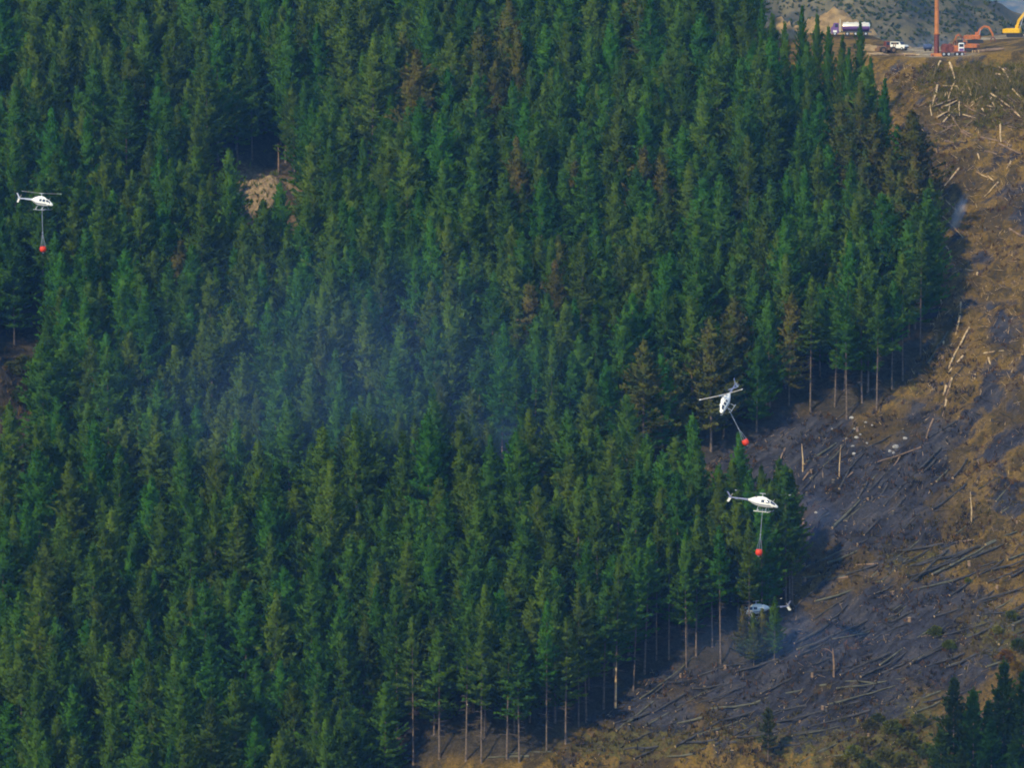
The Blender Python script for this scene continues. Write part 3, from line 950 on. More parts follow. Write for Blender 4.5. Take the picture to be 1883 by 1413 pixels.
px_logs([(680, 1265, 780, 1325), (345, 550, 415, 585), (470, 600, 600, 630), (600, 650, 760, 725), (640, 630, 700, 670), (330, 560, 400, 600), (500, 705, 590, 725), (210, 630, 280, 645), (660, 300, 785, 320)],
        1683, 100, 3.925, 0.26, 'log_brown', 'brown bark log lying across tan soil below the slash jumble', 'brown logs on tan soil')
px_logs([(415, 140, 450, 225), (530, 570, 525, 650), (522, 655, 490, 820), (592, 765, 480, 960), (480, 960, 430, 1075), (545, 980, 430, 1110), (735, 990, 750, 1045), (565, 315, 625, 325), (650, 345, 650, 365),
         (380, 530, 375, 580), (395, 870, 390, 905), (415, 1210, 390, 1280), (460, 1150, 435, 1250), (415, 1320, 400, 1390), (630, 1120, 632, 1160), (700, 960, 860, 940)],
        1640, 420, 4.156, 0.21, 'log_pale', 'pale brown trunk lying downhill where burnt ground meets tan soil', 'trunks along the burn line')
px_logs([(1190, 485, 905, 580), (1060, 540, 1020, 600), (770, 640, 710, 690), (1380, 50, 1330, 150), (1360, 120, 1320, 290), (1265, 310, 1220, 430), (920, 1210, 780, 1215), (740, 1290, 600, 1315), (1520, 1060, 1400, 1075), (1400, 1310, 1240, 1345), (495, 640, 460, 690), (350, 490, 280, 640)],
        1340, 680, 3.365, 0.20, 'log_brown', 'lit brown log on the grey burnt slope with one pale end', 'brown logs on burnt slope')
px_logs([(1410, 325, 1230, 430), (1310, 490, 1100, 700), (980, 720, 930, 800), (1090, 800, 980, 930), (1470, 715, 1380, 790), (1680, 670, 1540, 750), (1330, 1085, 1030, 1130), (1540, 1100, 1200, 1260),
         (1100, 700, 960, 850), (900, 800, 780, 960), (1000, 620, 860, 760), (1380, 790, 1260, 870), (690, 1215, 560, 1270), (1330, 1150, 1100, 1230), (1200, 1270, 960, 1340), (1420, 1200, 1270, 1270), (860, 700, 800, 800), (930, 930, 840, 1030), (1180, 900, 1080, 1000), (1280, 560, 1200, 640), (620, 900, 480, 990)],
        1340, 680, 3.365, 0.30, 'log_char', 'blackened felled trunk lying along the grey burnt slope', 'charred trunks')
px_logs([(1110, 320, 940, 415), (1240, 320, 1100, 380), (1420, 285, 1190, 400), (1390, 365, 1280, 410), (1330, 455, 1130, 545), (1100, 380, 880, 470), (870, 480, 700, 530), (1210, 655, 1030, 700), (1030, 700, 860, 740), (1250, 690, 1000, 760),
         (1040, 775, 850, 800), (990, 670, 830, 700), (420, 575, 340, 640), (490, 620, 360, 700), (340, 700, 200, 745), (1690, 460, 1560, 515), (1640, 455, 1480, 510), (1280, 90, 1100, 150), (1700, 15, 1500, 75), (1500, 75, 1250, 150),
         (1640, 60, 1400, 140), (880, 775, 700, 800), (620, 810, 420, 830), (1350, 300, 1200, 370), (930, 560, 800, 620), (1240, 740, 1120, 790), (1000, 430, 860, 500), (1400, 330, 1260, 400), (760, 700, 600, 740), (700, 820, 560, 850), (380, 840, 240, 850), (960, 830, 800, 850), (1260, 460, 1100, 520)],
        1040, 1000, 2.234, 0.29, 'log_char', 'blackened felled trunk lying in rows at the foot of the burnt slope', 'charred trunks at slope foot')
px_logs([(1070, 585, 950, 612), (950, 612, 820, 640), (800, 650, 690, 690), (1600, 155, 1420, 195), (1150, 140, 1060, 158), (1190, 785, 1070, 850), (1070, 850, 950, 915), (1540, 655, 1430, 700), (1300, 575, 1150, 570), (1165, 868, 1100, 878), (560, 720, 460, 745), (1540, 610, 1440, 650), (520, 870, 420, 880), (-60, 862, -240, 872), (-150, 880, -320, 885)],
        1040, 1000, 2.234, 0.24, 'log_olive', 'greyish barked log with sunlit top amid charred trunks at slope foot', 'grey logs at slope foot')
rp = random.Random(55)
for k in range(44):
    u = rp.uniform(1705, 1875); v = rp.uniform(122, 235)
    ang = rp.uniform(0, math.pi); L = rp.uniform(14, 48)
    a = ground(u, v); b = ground(u + L * math.cos(ang), v + 0.7 * L * math.sin(ang))
    if (a - b).length > 9: continue
    a.z += rp.uniform(.1, .5); b.z += rp.uniform(.1, .5)
    log_between(a, b, rp.uniform(0.08, 0.16), rp.choice(['log_pale', 'log_brown', 'log_brown']), 'slender pole crossing others in the slash jumble below the landing', 'slender poles in the slash jumble')
rl = random.Random(77)
nlog = 0
while nlog < 120:
    u = rl.uniform(1080, 1883); v = rl.uniform(640, 1400)
    if in_poly(u, v, FOREST) or (u < 1460 and v < 1120) or (u > 1700 and v > 1230) or (v < 900 and u > 1760): continue
    ang = math.radians(62 if v < 760 else (46 if v < 1000 else 24)) + rl.gauss(0, 0.16)
    L = rl.uniform(30, 80) if v < 1050 else rl.uniform(45, 150)
    a = ground(u, v); b = ground(u + L * math.cos(ang), v - L * math.sin(ang))
    if (a - b).length > 24: continue
    log_between(a, b, rl.uniform(0.12, 0.26), rl.choice(['log_char', 'log_char', 'log_olive']), 'dark slender stem among the felled trunks of the burnt slope', 'slender dark stems on burnt slope')
    nlog += 1

# logs stacked on the landing
for i, (u0, v0, u1, v1) in enumerate([(1800, 94, 1842, 99), (1806, 97, 1846, 102), (1792, 90, 1836, 93), (1788, 97, 1812, 101), (1815, 101, 1840, 104)]):
    a = ground(u0, v0); b = ground(u1, v1)
    a = at(u0, v0, 908 + i); b = at(u1, v1, 909 + i)
    a.z = float(height(a.x, a.y)); b.z = float(height(b.x, b.y))
    log_between(a, b, 0.32, 'log_brown', 'orange-brown log lying flat on the landing beside the loader', 'logs on the landing')

for i, (u0, u1, v0) in enumerate([(1600, 1622, 99), (1606, 1630, 101), (1596, 1612, 103), (1664, 1684, 99), (1668, 1690, 101), (1648, 1664, 102), (1660, 1672, 97)]):
    a = at(u0, v0, 905 + i * .8); b = at(u1, v0, 906.5 + i * .5)
    a.z = float(height(a.x, a.y)); b.z = float(height(b.x, b.y))
    log_between(a, b, 0.25, 'log_brown' if i % 2 else 'log_pale', 'short offcut log lying in the rubble by the skidder', 'offcuts by the skidder')
# ------------------------------------------------------------------ boulders, slash, scrub
def boulder(u, v, s, seed):
    p = ground(u, v)
    rng = np.random.RandomState(seed)
    import bmesh
    bm = bmesh.new()
    s = s * 0.8
    bmesh.ops.create_icosphere(bm, subdivisions=2, radius=s)
    off = rng.uniform(0, 50, 3)
    for vt in bm.verts:
        k = 1 + 0.38 * mnoise.noise(Vector(vt.co * 1.1 / s + Vector(off)))
        vt.co = Vector((vt.co.x * k * 1.25, vt.co.y * k, vt.co.z * k * 0.8))
    me = bpy.data.meshes.new('boulder'); bm.to_mesh(me); bm.free()
    me.materials.append(M['rock'])
    o = bpy.data.objects.new('boulder', me); COL.objects.link(o)
    o.location = p + Vector((0, 0, s * 0.3)); o.rotation_euler = (0, 0, seed)
    tag(o, 'pale grey boulder lying on the burnt hollow below the stand edge', 'boulder', 'boulders in the burnt hollow')
for i, (u, v, s) in enumerate([(1566, 770, .55), (1571, 790, .35), (1575, 806, .5), (1592, 778, .3), (1568, 822, .4), (1594, 816, .3), (1570, 836, .45), (1648, 824, .75), (1636, 831, .45), (1664, 808, .5), (1557, 808, .3), (1604, 783, .3), (1500, 944, .35), (1582, 800, .3), (1643, 834, .35), (1530, 790, .3)]):
    boulder(u, v, s, i)

# stumps
rs = random.Random(9)
ns = 0
while ns < 46:
    u = rs.uniform(1150, 1880); v = rs.uniform(300, 1390)
    if in_poly(u, v, FOREST) or (u < 1720 and v < 760) or (u < 1470 and v < 1130) or (u > 1700 and v > 1250): continue
    p = ground(u, v)
    r = rs.uniform(0.2, 0.34)
    h = rs.uniform(0.3, 0.7)
    o = MB().tube([(0, 0, -0.4), (0, 0, 0.05), (rs.uniform(-.05, .05), 0, h)], [r * 1.35, r * 1.1, r], 9, capm=1).build('stump', [M['log_brown'] if rs.random() < .4 else M['log_char'], M['cut']], None, True)
    o.location = p
    tag(o, 'short cut stump with orange top on the felled slope', 'stump', 'stumps on the felled slope')
    ns += 1

def twig_field(name, n, seed, sampler, mat, lmin, lmax, rr, label):
    rng = random.Random(seed)
    V = []; Fc = []
    k = 0
    tries = 0
    while k < n and tries < n * 12:
        tries += 1
        s = sampler(rng)
        if s is None: continue
        x, y, az, tilt = s
        z = float(height(x, y)) if False else None
        V.append((x, y, az, tilt, rng.uniform(lmin, lmax), rng.uniform(rr * .5, rr * 1.4)))
        k += 1
    A = np.array(V)
    x, y, az, tilt, L, r = A.T
    z = height(x, y)
    d = np.stack([np.cos(az), np.sin(az), 0 * az], 1)
    e = 0.4
    gxn = (height(x + e, y) - height(x - e, y)) / (2 * e); gyn = (height(x, y + e) - height(x, y - e)) / (2 * e)
    d[:, 2] = np.cos(az) * gxn + np.sin(az) * gyn + tilt
    d /= np.linalg.norm(d, axis=1, keepdims=True)
    side = np.stack([-np.sin(az), np.cos(az), 0 * az], 1)
    up = np.cross(d, side)
    c = np.stack([x, y, z + 0.08 + np.abs(tilt) * L * 0.4], 1)
    a = c - d * (L / 2)[:, None]; b = c + d * (L / 2)[:, None]
    rows = []
    for p, q in ((a, 1.0), (b, 0.5)):
        for ang in (0.5, 2.6, 4.7):
            rows.append(p + (side * math.cos(ang) + up * math.sin(ang)) * (r * q)[:, None])
    P = np.stack(rows, 1).reshape(-1, 3)
    base = np.arange(len(A))[:, None] * 6
    fs = np.concatenate([base + np.array([[0, 1, 4, 3]]), base + np.array([[1, 2, 5, 4]]), base + np.array([[2, 0, 3, 5]])])
    o = bpy.data.objects.new(name, np_mesh(name, P, fs, mat)); COL.objects.link(o)
    tag(o, label, 'slash', kind='stuff')
def uv_of(x, y):
    return proj(x, y, float(height(x, y)))
_pr = np.random.RandomState(42)
_px = _pr.uniform(5, 127, 60000); _py = _pr.uniform(684, 897, 60000)
_pu, _pv = proj(_px, _py, height(_px, _py))
_ok = (_pu < 1960) & ~in_poly_np(_pu, _pv, FOREST) & (_pv > 108)
POOL = np.stack([_px, _py, _pu, _pv], 1)[_ok]
def pick(rng, pool):
    return pool[rng.randrange(len(pool))]
def samp_clear(rng):
    x, y, u, v = pick(rng, POOL)
    ang = math.radians(70 if v < 760 else (50 if v < 1000 else 28)) + rng.gauss(0, 0.7)
    return x, y, ang, abs(rng.gauss(0, 0.12))
_w = np.exp(-((POOL[:, 2] - 1810) / 75) ** 2 - ((POOL[:, 3] - 160) / 46) ** 2)
POOL_PILE = POOL[_w > _pr.rand(len(POOL))]
POOL_UP = POOL[(POOL[:, 0] > 80) & (POOL[:, 1] > 790)]
def samp_pile(rng):
    x, y, u, v = pick(rng, POOL_PILE)
    return x + rng.gauss(0, .5), y + rng.gauss(0, .5), rng.uniform(0, 3.14), abs(rng.gauss(0, 0.35))
def samp_pile_top(rng):
    x, y, u, v = pick(rng, POOL_PILE)
    return x + rng.gauss(0, .5), y + rng.gauss(0, .5)
def samp_upper(rng):
    x, y, u, v = pick(rng, POOL_UP)
    return x, y, rng.uniform(0, 3.14), abs(rng.gauss(0, 0.15))
twig_field('charred_slash', 2600, 1, samp_clear, M['slash_char'], 0.6, 4.0, 0.055, 'charred branches littering the burnt felled slope')
twig_field('brown_slash', 4500, 2, samp_clear, M['slash'], 0.3, 1.6, 0.06, 'brown branch litter over the felled slope')
twig_field('pale_litter', 1200, 6, samp_clear, M['log_pale'], 0.25, 1.1, 0.05, 'pale wood chips and splinters over the felled slope')
twig_field('pale_slash', 900, 3, samp_upper, M['log_pale'], 0.4, 2.2, 0.05, 'pale splintered branch litter on the tan soil')
M['pile_twigs'] = pmat('olive_brown_twigs', (0.17, 0.12, 0.035), 0.9, var=0.3, scale=0.2)
twig_field('slash_pile', 1500, 4, samp_pile, M['pile_twigs'], 1.0, 4.5, 0.08, 'tangled heap of branches pushed over the landing edge')

def tuft_mesh(n, R, Hh, seed, size, mat, name):
    rng = np.random.RandomState(seed)
    a = rng.uniform(0, 6.283, n); rr = R * np.sqrt(rng.rand(n)); z = Hh * rng.rand(n) ** 0.8
    k = np.sqrt(np.clip(1 - (z / Hh) ** 2, 0.05, 1))
    lob = 1 + 0.35 * np.sin(3 * a + seed) * np.sin(z * 3 + seed)
    p = np.stack([np.cos(a) * rr * k * lob, np.sin(a) * rr * k * lob, z], 1)
    d = rng.normal(0, 0.6, (n, 3)) + np.stack([np.cos(a), np.sin(a), 0.9 + 0 * a], 1)
    d /= np.linalg.norm(d, axis=1, keepdims=True)
    wd = np.cross(d, rng.normal(0, 1, (n, 3))); wd /= np.linalg.norm(wd, axis=1, keepdims=True)
    ln = size * rng.uniform(0.6, 1.4, (n, 1))
    V = np.stack([p, p + d * ln * .5 - wd * ln * .28, p + d * ln, p + d * ln * .5 + wd * ln * .28], 1).reshape(-1, 3)
    return np_mesh(name, V, np.arange(4 * n).reshape(-1, 4), mat)
bush_meshes = {k: [tuft_mesh(700, 1.0, 1.3, i + 7, 0.30, M[k], 'bush_leaves') for i in range(2)] for k in ('scrub', 'scrub_yellow', 'scrub_rust')}
stem_me = MB().tube([(0, 0, -0.3), (0.05, 0, 0.4), (0.1, 0.05, 0.8)], [0.06, 0.045, 0.02], 5).tube([(0, 0, 0.1), (-0.25, 0.1, 0.6)], [0.04, 0.015], 5).tube([(0, 0, 0.15), (0.1, -0.25, 0.65)], [0.035, 0.015], 5).mesh('bush_stem', M['deadwood'])
def bush(u, v, s, k, label, group):
    p = ground(u, v)
    r = empty('scrub_bush', p, (0, 0, u)); r.scale = (s, s, s * 0.9)
    o = bpy.data.objects.new('foliage', bush_meshes[k][int(u) % 2]); COL.objects.link(o); o.parent = r
    o = bpy.data.objects.new('stem', stem_me); COL.objects.link(o); o.parent = r
    tag(r, label, 'bush', group)
for u, v, s, k in [(1600, 1345, 1.6, 'scrub_yellow'), (1590, 1372, 1.2, 'scrub_yellow'), (1570, 1395, 1.7, 'scrub_yellow'), (1545, 1412, 1.4, 'scrub_yellow'), (1860, 1140, 1.3, 'scrub_yellow'), (1835, 1165, 1.0, 'scrub_yellow'), (1780, 1072, 0.7, 'scrub_yellow')]:
    bush(u, v, s, k, 'yellow-green gorse bush on the olive patch of the felled slope', 'yellow-green bushes')
for u, v, s, k in [(1640, 1350, 1.9, 'scrub'), (1670, 1375, 2.0, 'scrub'), (1625, 1400, 1.8, 'scrub'), (1690, 1335, 1.6, 'scrub'), (1660, 1412, 2.0, 'scrub'), (1705, 1395, 2.0, 'scrub'), (1720, 1170, 1.4, 'scrub'), (1745, 1195, 1.3, 'scrub'), (1730, 1420, 2.0, 'scrub'), (1615, 1330, 1.3, 'scrub'), (1873, 1195, 1.5, 'scrub'), (1600, 1425, 2, 'scrub')]:
    bush(u, v, s, k, 'brownish olive scrub bush by the clump of young pines', 'olive bushes by the young pines')
for u, v, s, k in [(1850, 1215, 1.5, 'scrub_rust'), (1870, 1235, 1.4, 'scrub_rust'), (1665, 1340, 1.2, 'scrub_rust')]:
    bush(u, v, s, k, 'rust-orange dry bush by the clump of young pines', 'rusty bushes by the young pines')
for u, v, s, k in [(8, 858, 2.2, 'scrub_rust'), (20, 690, 2.0, 'scrub'), (45, 680, 2.2, 'scrub'), (60, 720, 2.0, 'scrub'), (30, 740, 1.8, 'scrub'), (75, 690, 1.8, 'scrub'), (5, 770, 1.8, 'scrub')]:
    bush(u, v, s, k, 'dull brown scrub on the small bare slip ringed by pines', 'scrub on the bare slip')

def tuft_field(name, n, seed, sampler, mat, size, label, cat='grass', lift=0.0):
    rng = random.Random(seed); P = []
    tries = 0
    while len(P) < n and tries < n * 15:
        tries += 1
        s = sampler(rng)
        if s: P.append(s)
    P = np.array(P); n = len(P)
    r2 = np.random.RandomState(seed)
    z = height(P[:, 0], P[:, 1])
    c = np.stack([P[:, 0], P[:, 1], z + lift * r2.rand(n)], 1)
    Vs = []
    for q in range(3):
        d = r2.normal(0, 0.5, (n, 3)) + np.array([0, 0, 1.0]); d /= np.linalg.norm(d, axis=1, keepdims=True)
        wd = np.cross(d, r2.normal(0, 1, (n, 3))); wd /= np.linalg.norm(wd, axis=1, keepdims=True)
        ln = size * r2.uniform(0.5, 1.5, (n, 1))
        p = c + r2.normal(0, 0.18, (n, 3)) * np.array([1, 1, 0.2])
        Vs.append(np.stack([p - wd * ln * .18, p + wd * ln * .18, p + d * ln + wd * ln * .05, p + d * ln - wd * ln * .05], 1).reshape(-1, 3))
    V = np.concatenate(Vs)
    o = bpy.data.objects.new(name, np_mesh(name, V, np.arange(len(V)).reshape(-1, 4), mat)); COL.objects.link(o)
    tag(o, label, cat, kind='stuff')
_w = blobs(POOL[:, 2], POOL[:, 3], [(1150, 1372, 240, 32, 1), (1640, 1390, 150, 80, 1), (1860, 1170, 100, 60, 1), (1700, 1030, 120, 36, .8), (1820, 155, 90, 36, .8), (1500, 1380, 190, 56, .8), (900, 1408, 170, 14, 1), (1380, 1350, 140, 40, .7), (1790, 950, 80, 60, .6)])
POOL_G = POOL[_w > _pr.rand(len(POOL))]
def samp_grass(rng):
    x, y, u, v = pick(rng, POOL_G)
    return x + rng.gauss(0, .4), y + rng.gauss(0, .4)
tuft_field('dry_grass', 3000, 21, samp_grass, M['grass'], 0.55, 'dry olive grass and bracken on unburnt patches')
_nz = np.array([mnoise.noise(Vector((p[0] * .12, p[1] * .12, 0))) for p in POOL]) + _pr.uniform(-.4, .4, len(POOL))
POOL_B = POOL[_nz > 0.05]
POOL_C = POOL_B[(POOL_B[:, 3] > 640) & (POOL_B[:, 2] < 1800)]
M['brush'] = leafmat('dead_brush', (0.045, 0.034, 0.015), (0.14, 0.09, 0.03), 0.1, 0.1)
M['brush_char'] = leafmat('burnt_brush', (0.02, 0.019, 0.02), (0.05, 0.045, 0.042), 0.1, 0.1)
M['slash_leaf'] = leafmat('drying_slash_needles', (0.075, 0.070, 0.012), (0.20, 0.14, 0.025), 0.1, 0.2)
tuft_field('slash_foliage', 3200, 33, samp_pile_top, M['slash_leaf'], 0.6, 'drying olive branch foliage heaped over the landing edge', 'brush', 0.45)
def samp_slip(kx, ky, rx, ry):
    def f(rng):
        return kx + rng.gauss(0, rx), ky + rng.gauss(0, ry)
    return f
tuft_field('slip_brush', 900, 34, samp_slip(_k2.x - 2, _k2.y - 14, 7, 12), M['brush'], 0.8, 'brown bracken over the small bare slip among the pines', 'brush')
tuft_field('knoll_brush', 160, 35, samp_slip(_k1.x - 2, _k1.y - 12, 5, 6), M['scrub'], 0.8, 'sparse brush over the bare clay knoll', 'brush')
tuft_field('dead_brush', 4200, 31, lambda r: tuple(pick(r, POOL_B)[:2]), M['brush'], 0.6, 'dead brown brush strewn over the felled slope', 'brush')
tuft_field('burnt_brush', 3800, 32, lambda r: tuple(pick(r, POOL_C)[:2]), M['brush_char'], 0.6, 'blackened brush strewn over the burnt ground', 'brush')

# scrub on the far hill
rng = np.random.RandomState(3)
n = 4500
sx = rng.uniform(90, 260, n); sy = rng.uniform(1590, 1750, n); sz = far_height(sx, sy)
P = []
for q in range(7):
    d = rng.normal(0, 1, (n, 3)); d[:, 2] = np.abs(d[:, 2]) + 0.3; d /= np.linalg.norm(d, axis=1, keepdims=True)
    wd = np.cross(d, rng.normal(0, 1, (n, 3))); wd /= np.linalg.norm(wd, axis=1, keepdims=True)
    ln = rng.uniform(0.4, 1.5, (n, 1)); p = np.stack([sx, sy, sz - 0.1], 1)
    P.append(np.stack([p - wd * ln * .3, p + wd * ln * .3, p + d * ln + wd * ln * .35, p + d * ln - wd * ln * .35], 1).reshape(-1, 3))
V = np.concatenate(P)
o = bpy.data.objects.new('far_scrub', np_mesh('far_scrub', V, np.arange(len(V)).reshape(-1, 4), M['scrub'])); COL.objects.link(o)
tag(o, 'dark scrub dotted over the far hillside behind the landing', 'scrub', kind='stuff')

# spoil heaps on the landing
def heap(u, v, d, rx, ry, hh, seed, label):
    p = at(u, v, d); p.z = float(height(p.x, p.y)) - 0.2
    rng = np.random.RandomState(seed)
    n = 22
    gx_, gy_ = np.meshgrid(np.linspace(-1, 1, n), np.linspace(-1, 1, n))
    rr = np.sqrt(gx_ ** 2 + gy_ ** 2)
    z = hh * np.clip(1 - rr ** 1.15, 0, 1) * (1 + 0.15 * np.sin(gx_ * 5 + seed) * np.cos(gy_ * 4)) + 0.09 * hh * rng.normal(0, 1, rr.shape) * (rr < 0.95) - 0.6 * (rr > 1)
    V = np.stack([gx_ * rx, gy_ * ry, z], -1).reshape(-1, 3)
    i = np.arange(n * n).reshape(n, n)
    fs = np.stack([i[:-1, :-1].ravel(), i[:-1, 1:].ravel(), i[1:, 1:].ravel(), i[1:, :-1].ravel()], 1)
    o = bpy.data.objects.new('spoil_heap', np_mesh('spoil_heap', V, fs, M['spoil'], smooth=True)); COL.objects.link(o)
    o.location = p
    tag(o, label, 'spoil heap')
heap(1530, 60, 975, 11, 10, 5.2, 1, 'tall pointed tan spoil heap rising behind the tank truck')
heap(1435, 70, 950, 6, 6, 4.5, 2, 'tan spoil heap seen between the topmost pines of the stand')
heap(1600, 90, 925, 4.0, 4, 1.3, 3, 'low rubble heap beside the skidder at landing edge')
heap(1612, 92, 908, 3.2, 2, 0.9, 5, 'small stony mound under offcut logs at the landing lip')
heap(1672, 92, 910, 2.6, 1.6, 0.8, 6, 'small reddish mound between skidder and fuel tank')
heap(1655, 80, 936, 3.0, 3, 1.3, 4, 'low reddish earth heap behind the white utility vehicle')

# ------------------------------------------------------------------ helicopters
FUS = [(3.05, -.30, .04, .04), (2.95, -.27, .20, .15), (2.7, -.20, .37, .30), (2.3, -.08, .52, .46), (1.9, .04, .61, .60), (1.4, .12, .67, .72), (0.6, .16, .69, .77), (-.2, .18, .68, .75), (-1.0, .24, .60, .65), (-1.7, .34, .45, .48), (-2.2, .43, .30, .32), (-2.55, .48, .20, .21)]
def fus_at(x):
    xs = [f[0] for f in FUS][::-1]
    return [float(np.interp(x, xs, [f[k] for f in FUS][::-1])) for k in (1, 2, 3)]
def fus_pt(x, th, off=0.0):
    zc, hw, hh = fus_at(x)
    c, s = math.cos(th), math.sin(th)
    e = 0.8
    return Vector((x, (hw + off) * math.copysign(abs(c) ** e, c), zc + (hh + off) * math.copysign(abs(s) ** e, s)))
def patch(x0, x1, t0, t1, off=0.012, nx_=5, nt_=5, slant=0.0):
    mb = MB(); vs = []; fs = []
    for i in range(nx_ + 1):
        for j in range(nt_ + 1):
            th = math.radians(t0 + (t1 - t0) * j / nt_)
            x = x0 + (x1 - x0) * i / nx_ + slant * (j / nt_)
            vs.append(fus_pt(x, th, off))
    for i in range(nx_):
        for j in range(nt_):
            a = i * (nt_ + 1) + j
            fs.append((a, a + 1, a + nt_ + 2, a + nt_ + 1))
    return mb.add(vs, fs)
def helicopter(pos, rotm, blade_ang, label, boom='boomgrey', tailang=0.6, blademat='blade'):
    r = empty('helicopter', pos)
    r.rotation_mode = 'QUATERNION'; r.rotation_quaternion = rotm.to_quaternion()
    n = 20
    mb = MB(); vs = []; fs = []
    xs = sorted(set([f[0] for f in FUS] + [2.5, 2.1, 1.65, 1.0, .2, -.6, -1.35]), reverse=True)
    for x in xs:
        for k in range(n): vs.append(fus_pt(x, 2 * math.pi * k / n))
    for i in range(len(xs) - 1):
        for k in range(n):
            k2 = (k + 1) % n
            fs.append((i * n + k, (i + 1) * n + k, (i + 1) * n + k2, i * n + k2))
    fs.append(tuple(range(n))); fs.append(tuple(reversed([(len(xs) - 1) * n + k for k in range(n)])))
    mb.add(vs, fs)
    fus = mb.build('fuselage', M['white'], r, True)
    # engine cowling on the roof
    cw = MB(); vs = []; fs = []
    cs = [(1.25, .84, .18, .05), (.8, .92, .34, .26), (.2, .98, .40, .34), (-.7, .92, .38, .36), (-1.5, .80, .30, .28), (-2.2, .66, .18, .14)]
    for x, zc, hw, hh in cs:
        for k in range(12):
            q = 2 * math.pi * k / 12
            vs.append((x, hw * math.cos(q), zc + hh * math.sin(q)))
    for i in range(len(cs) - 1):
        for k in range(12):
            k2 = (k + 1) % 12
            fs.append((i * 12 + k, (i + 1) * 12 + k, (i + 1) * 12 + k2, i * 12 + k2))
    fs.append(tuple(range(12))); fs.append(tuple(reversed([(len(cs) - 1) * 12 + k for k in range(12)])))
    cow = cw.add(vs, fs).build('engine_cowling', M['white'], r, True)
    MB().tube([(-1.0, .22, 1.15), (-1.25, .3, 1.42)], .11, 8).build('exhaust', M['dark'], cow, True)
    MB().tube([(-1.0, -.22, 1.15), (-1.25, -.3, 1.42)], .11, 8).build('exhaust', M['dark'], cow, True)
    for sgn in (1, -1):
        a = lambda t: t if sgn > 0 else 180 - t
        patch(2.62, 1.78, a(18), a(74), slant=-.10).build('windscreen', M['glass'], r, True)
        d = patch(1.62, .92, a(8), a(56), slant=-.06); d.build('door_window', M['glass'], r, True)
        patch(.70, .02, a(10), a(50)).build('cabin_window', M['glass'], r, True)
        patch(1.9, -2.3, a(-22), a(-10), .010, 12, 2).build('side_stripe', M['boomgrey'], r, True)
        patch(2.72, 2.25, a(-48), a(-22)).build('chin_window', M['glass'], r, True)
    # tail
    MB().tube([(-2.3, 0, .46), (-4, 0, .50), (-6.35, 0, .56)], [.23, .18, .10], 10).build('tail_boom', M[boom], r, True)
    MB().prism([(-5.75, .6), (-6.1, .6), (-6.75, 1.55), (-6.45, 1.55)], -.035, .035).build('upper_tail_fin', M[boom], r)
    MB().prism([(-5.75, .5), (-6.25, .5), (-6.62, -.22), (-6.2, -.28)], -.035, .035).build('lower_tail_fin', M['white'], r)
    MB().box((-4.55, 0, .50), (.42, 2.0, .05)).build('stabiliser', M[boom], r)
    tr = MB().tube([(-6.15, 0, .56), (-6.15, .26, .56)], .06, 8).build('tail_rotor', M['metal'], r)
    for s in (1, -1):
        R = Matrix.Rotation(tailang, 3, 'Y')
        MB().box(Vector((-6.15, .27, .56)) + R @ Vector((0, 0, s * .42)), (.13, .02, .74), R).build('tail_blade', M['blade'], tr)
    # skids
    for sgn in (1, -1):
        MB().tube([(2.05, sgn * .96, -1.02), (1.85, sgn * .96, -1.22), (1.55, sgn * .96, -1.30), (-1.15, sgn * .96, -1.30)], .055, 8).build('skid', M['metal'], r, True)
    for x in (1.05, -.55):
        MB().tube([(x, -.96, -1.30), (x, -.80, -.95), (x, -.42, -.56), (x, .42, -.56), (x, .80, -.95), (x, .96, -1.30)], .05, 8).build('cross_tube', M['metal'], r, True)
    MB().tube([(0.2, 0, -.5), (0.2, 0, -.9)], [.06, .04], 8).build('cargo_hook', M['dark'], r)
    MB().tube([(2.0, 0, .62), (2.35, 0, 1.02)], [.03, .02], 6).build('wire_cutter', M['white'], r)
    # main rotor: mast, hub, two blades
    ro = MB().tube([(0.05, 0, 1.2), (0.05, 0, 1.92)], [.10, .06], 10).build('main_rotor', M['metal'], r, True)
    R = Matrix.Rotation(blade_ang, 3, 'Z')
    MB().box((0.05, 0, 1.84), (1.1, .26, .12), R, bev=.03).build('hub', M['metal'], ro)
    for s in (1, -1):
        vs = []
        for t, drop in ((.5, 0), (2.5, .06), (4.7, .14), (5.08, .16)):
            for (cy, cz) in ((-.17, 0), (-.06, .035), (.17, 0), (-.06, -.02)):
                vs.append(R @ Vector((s * t, cy * s, cz + drop)) + Vector((0.05, 0, 1.85)))
        fs = []; mi = []
        for i in range(3):
            for k in range(4):
                k2 = (k + 1) % 4
                fs.append((i * 4 + k, i * 4 + k2, (i + 1) * 4 + k2, (i + 1) * 4 + k)); mi.append(1 if i == 2 else 0)
        fs += [(3, 2, 1, 0), (12, 13, 14, 15)]; mi += [0, 1]
        b = MB(); b.v = [tuple(v) for v in vs]; b.f = fs; b.m = mi
        b.build('rotor_blade', [M[blademat], M['bladetip']], ro)
    tag(r, label, 'helicopter', 'helicopters fighting the fire')
    return r
def basis(nose, up):
    N = Vector(nose).normalized(); U = Vector(up); U = (U - N * U.dot(N)).normalized()
    Yv = U.cross(N)
    return Matrix((N, Yv, U)).transposed()
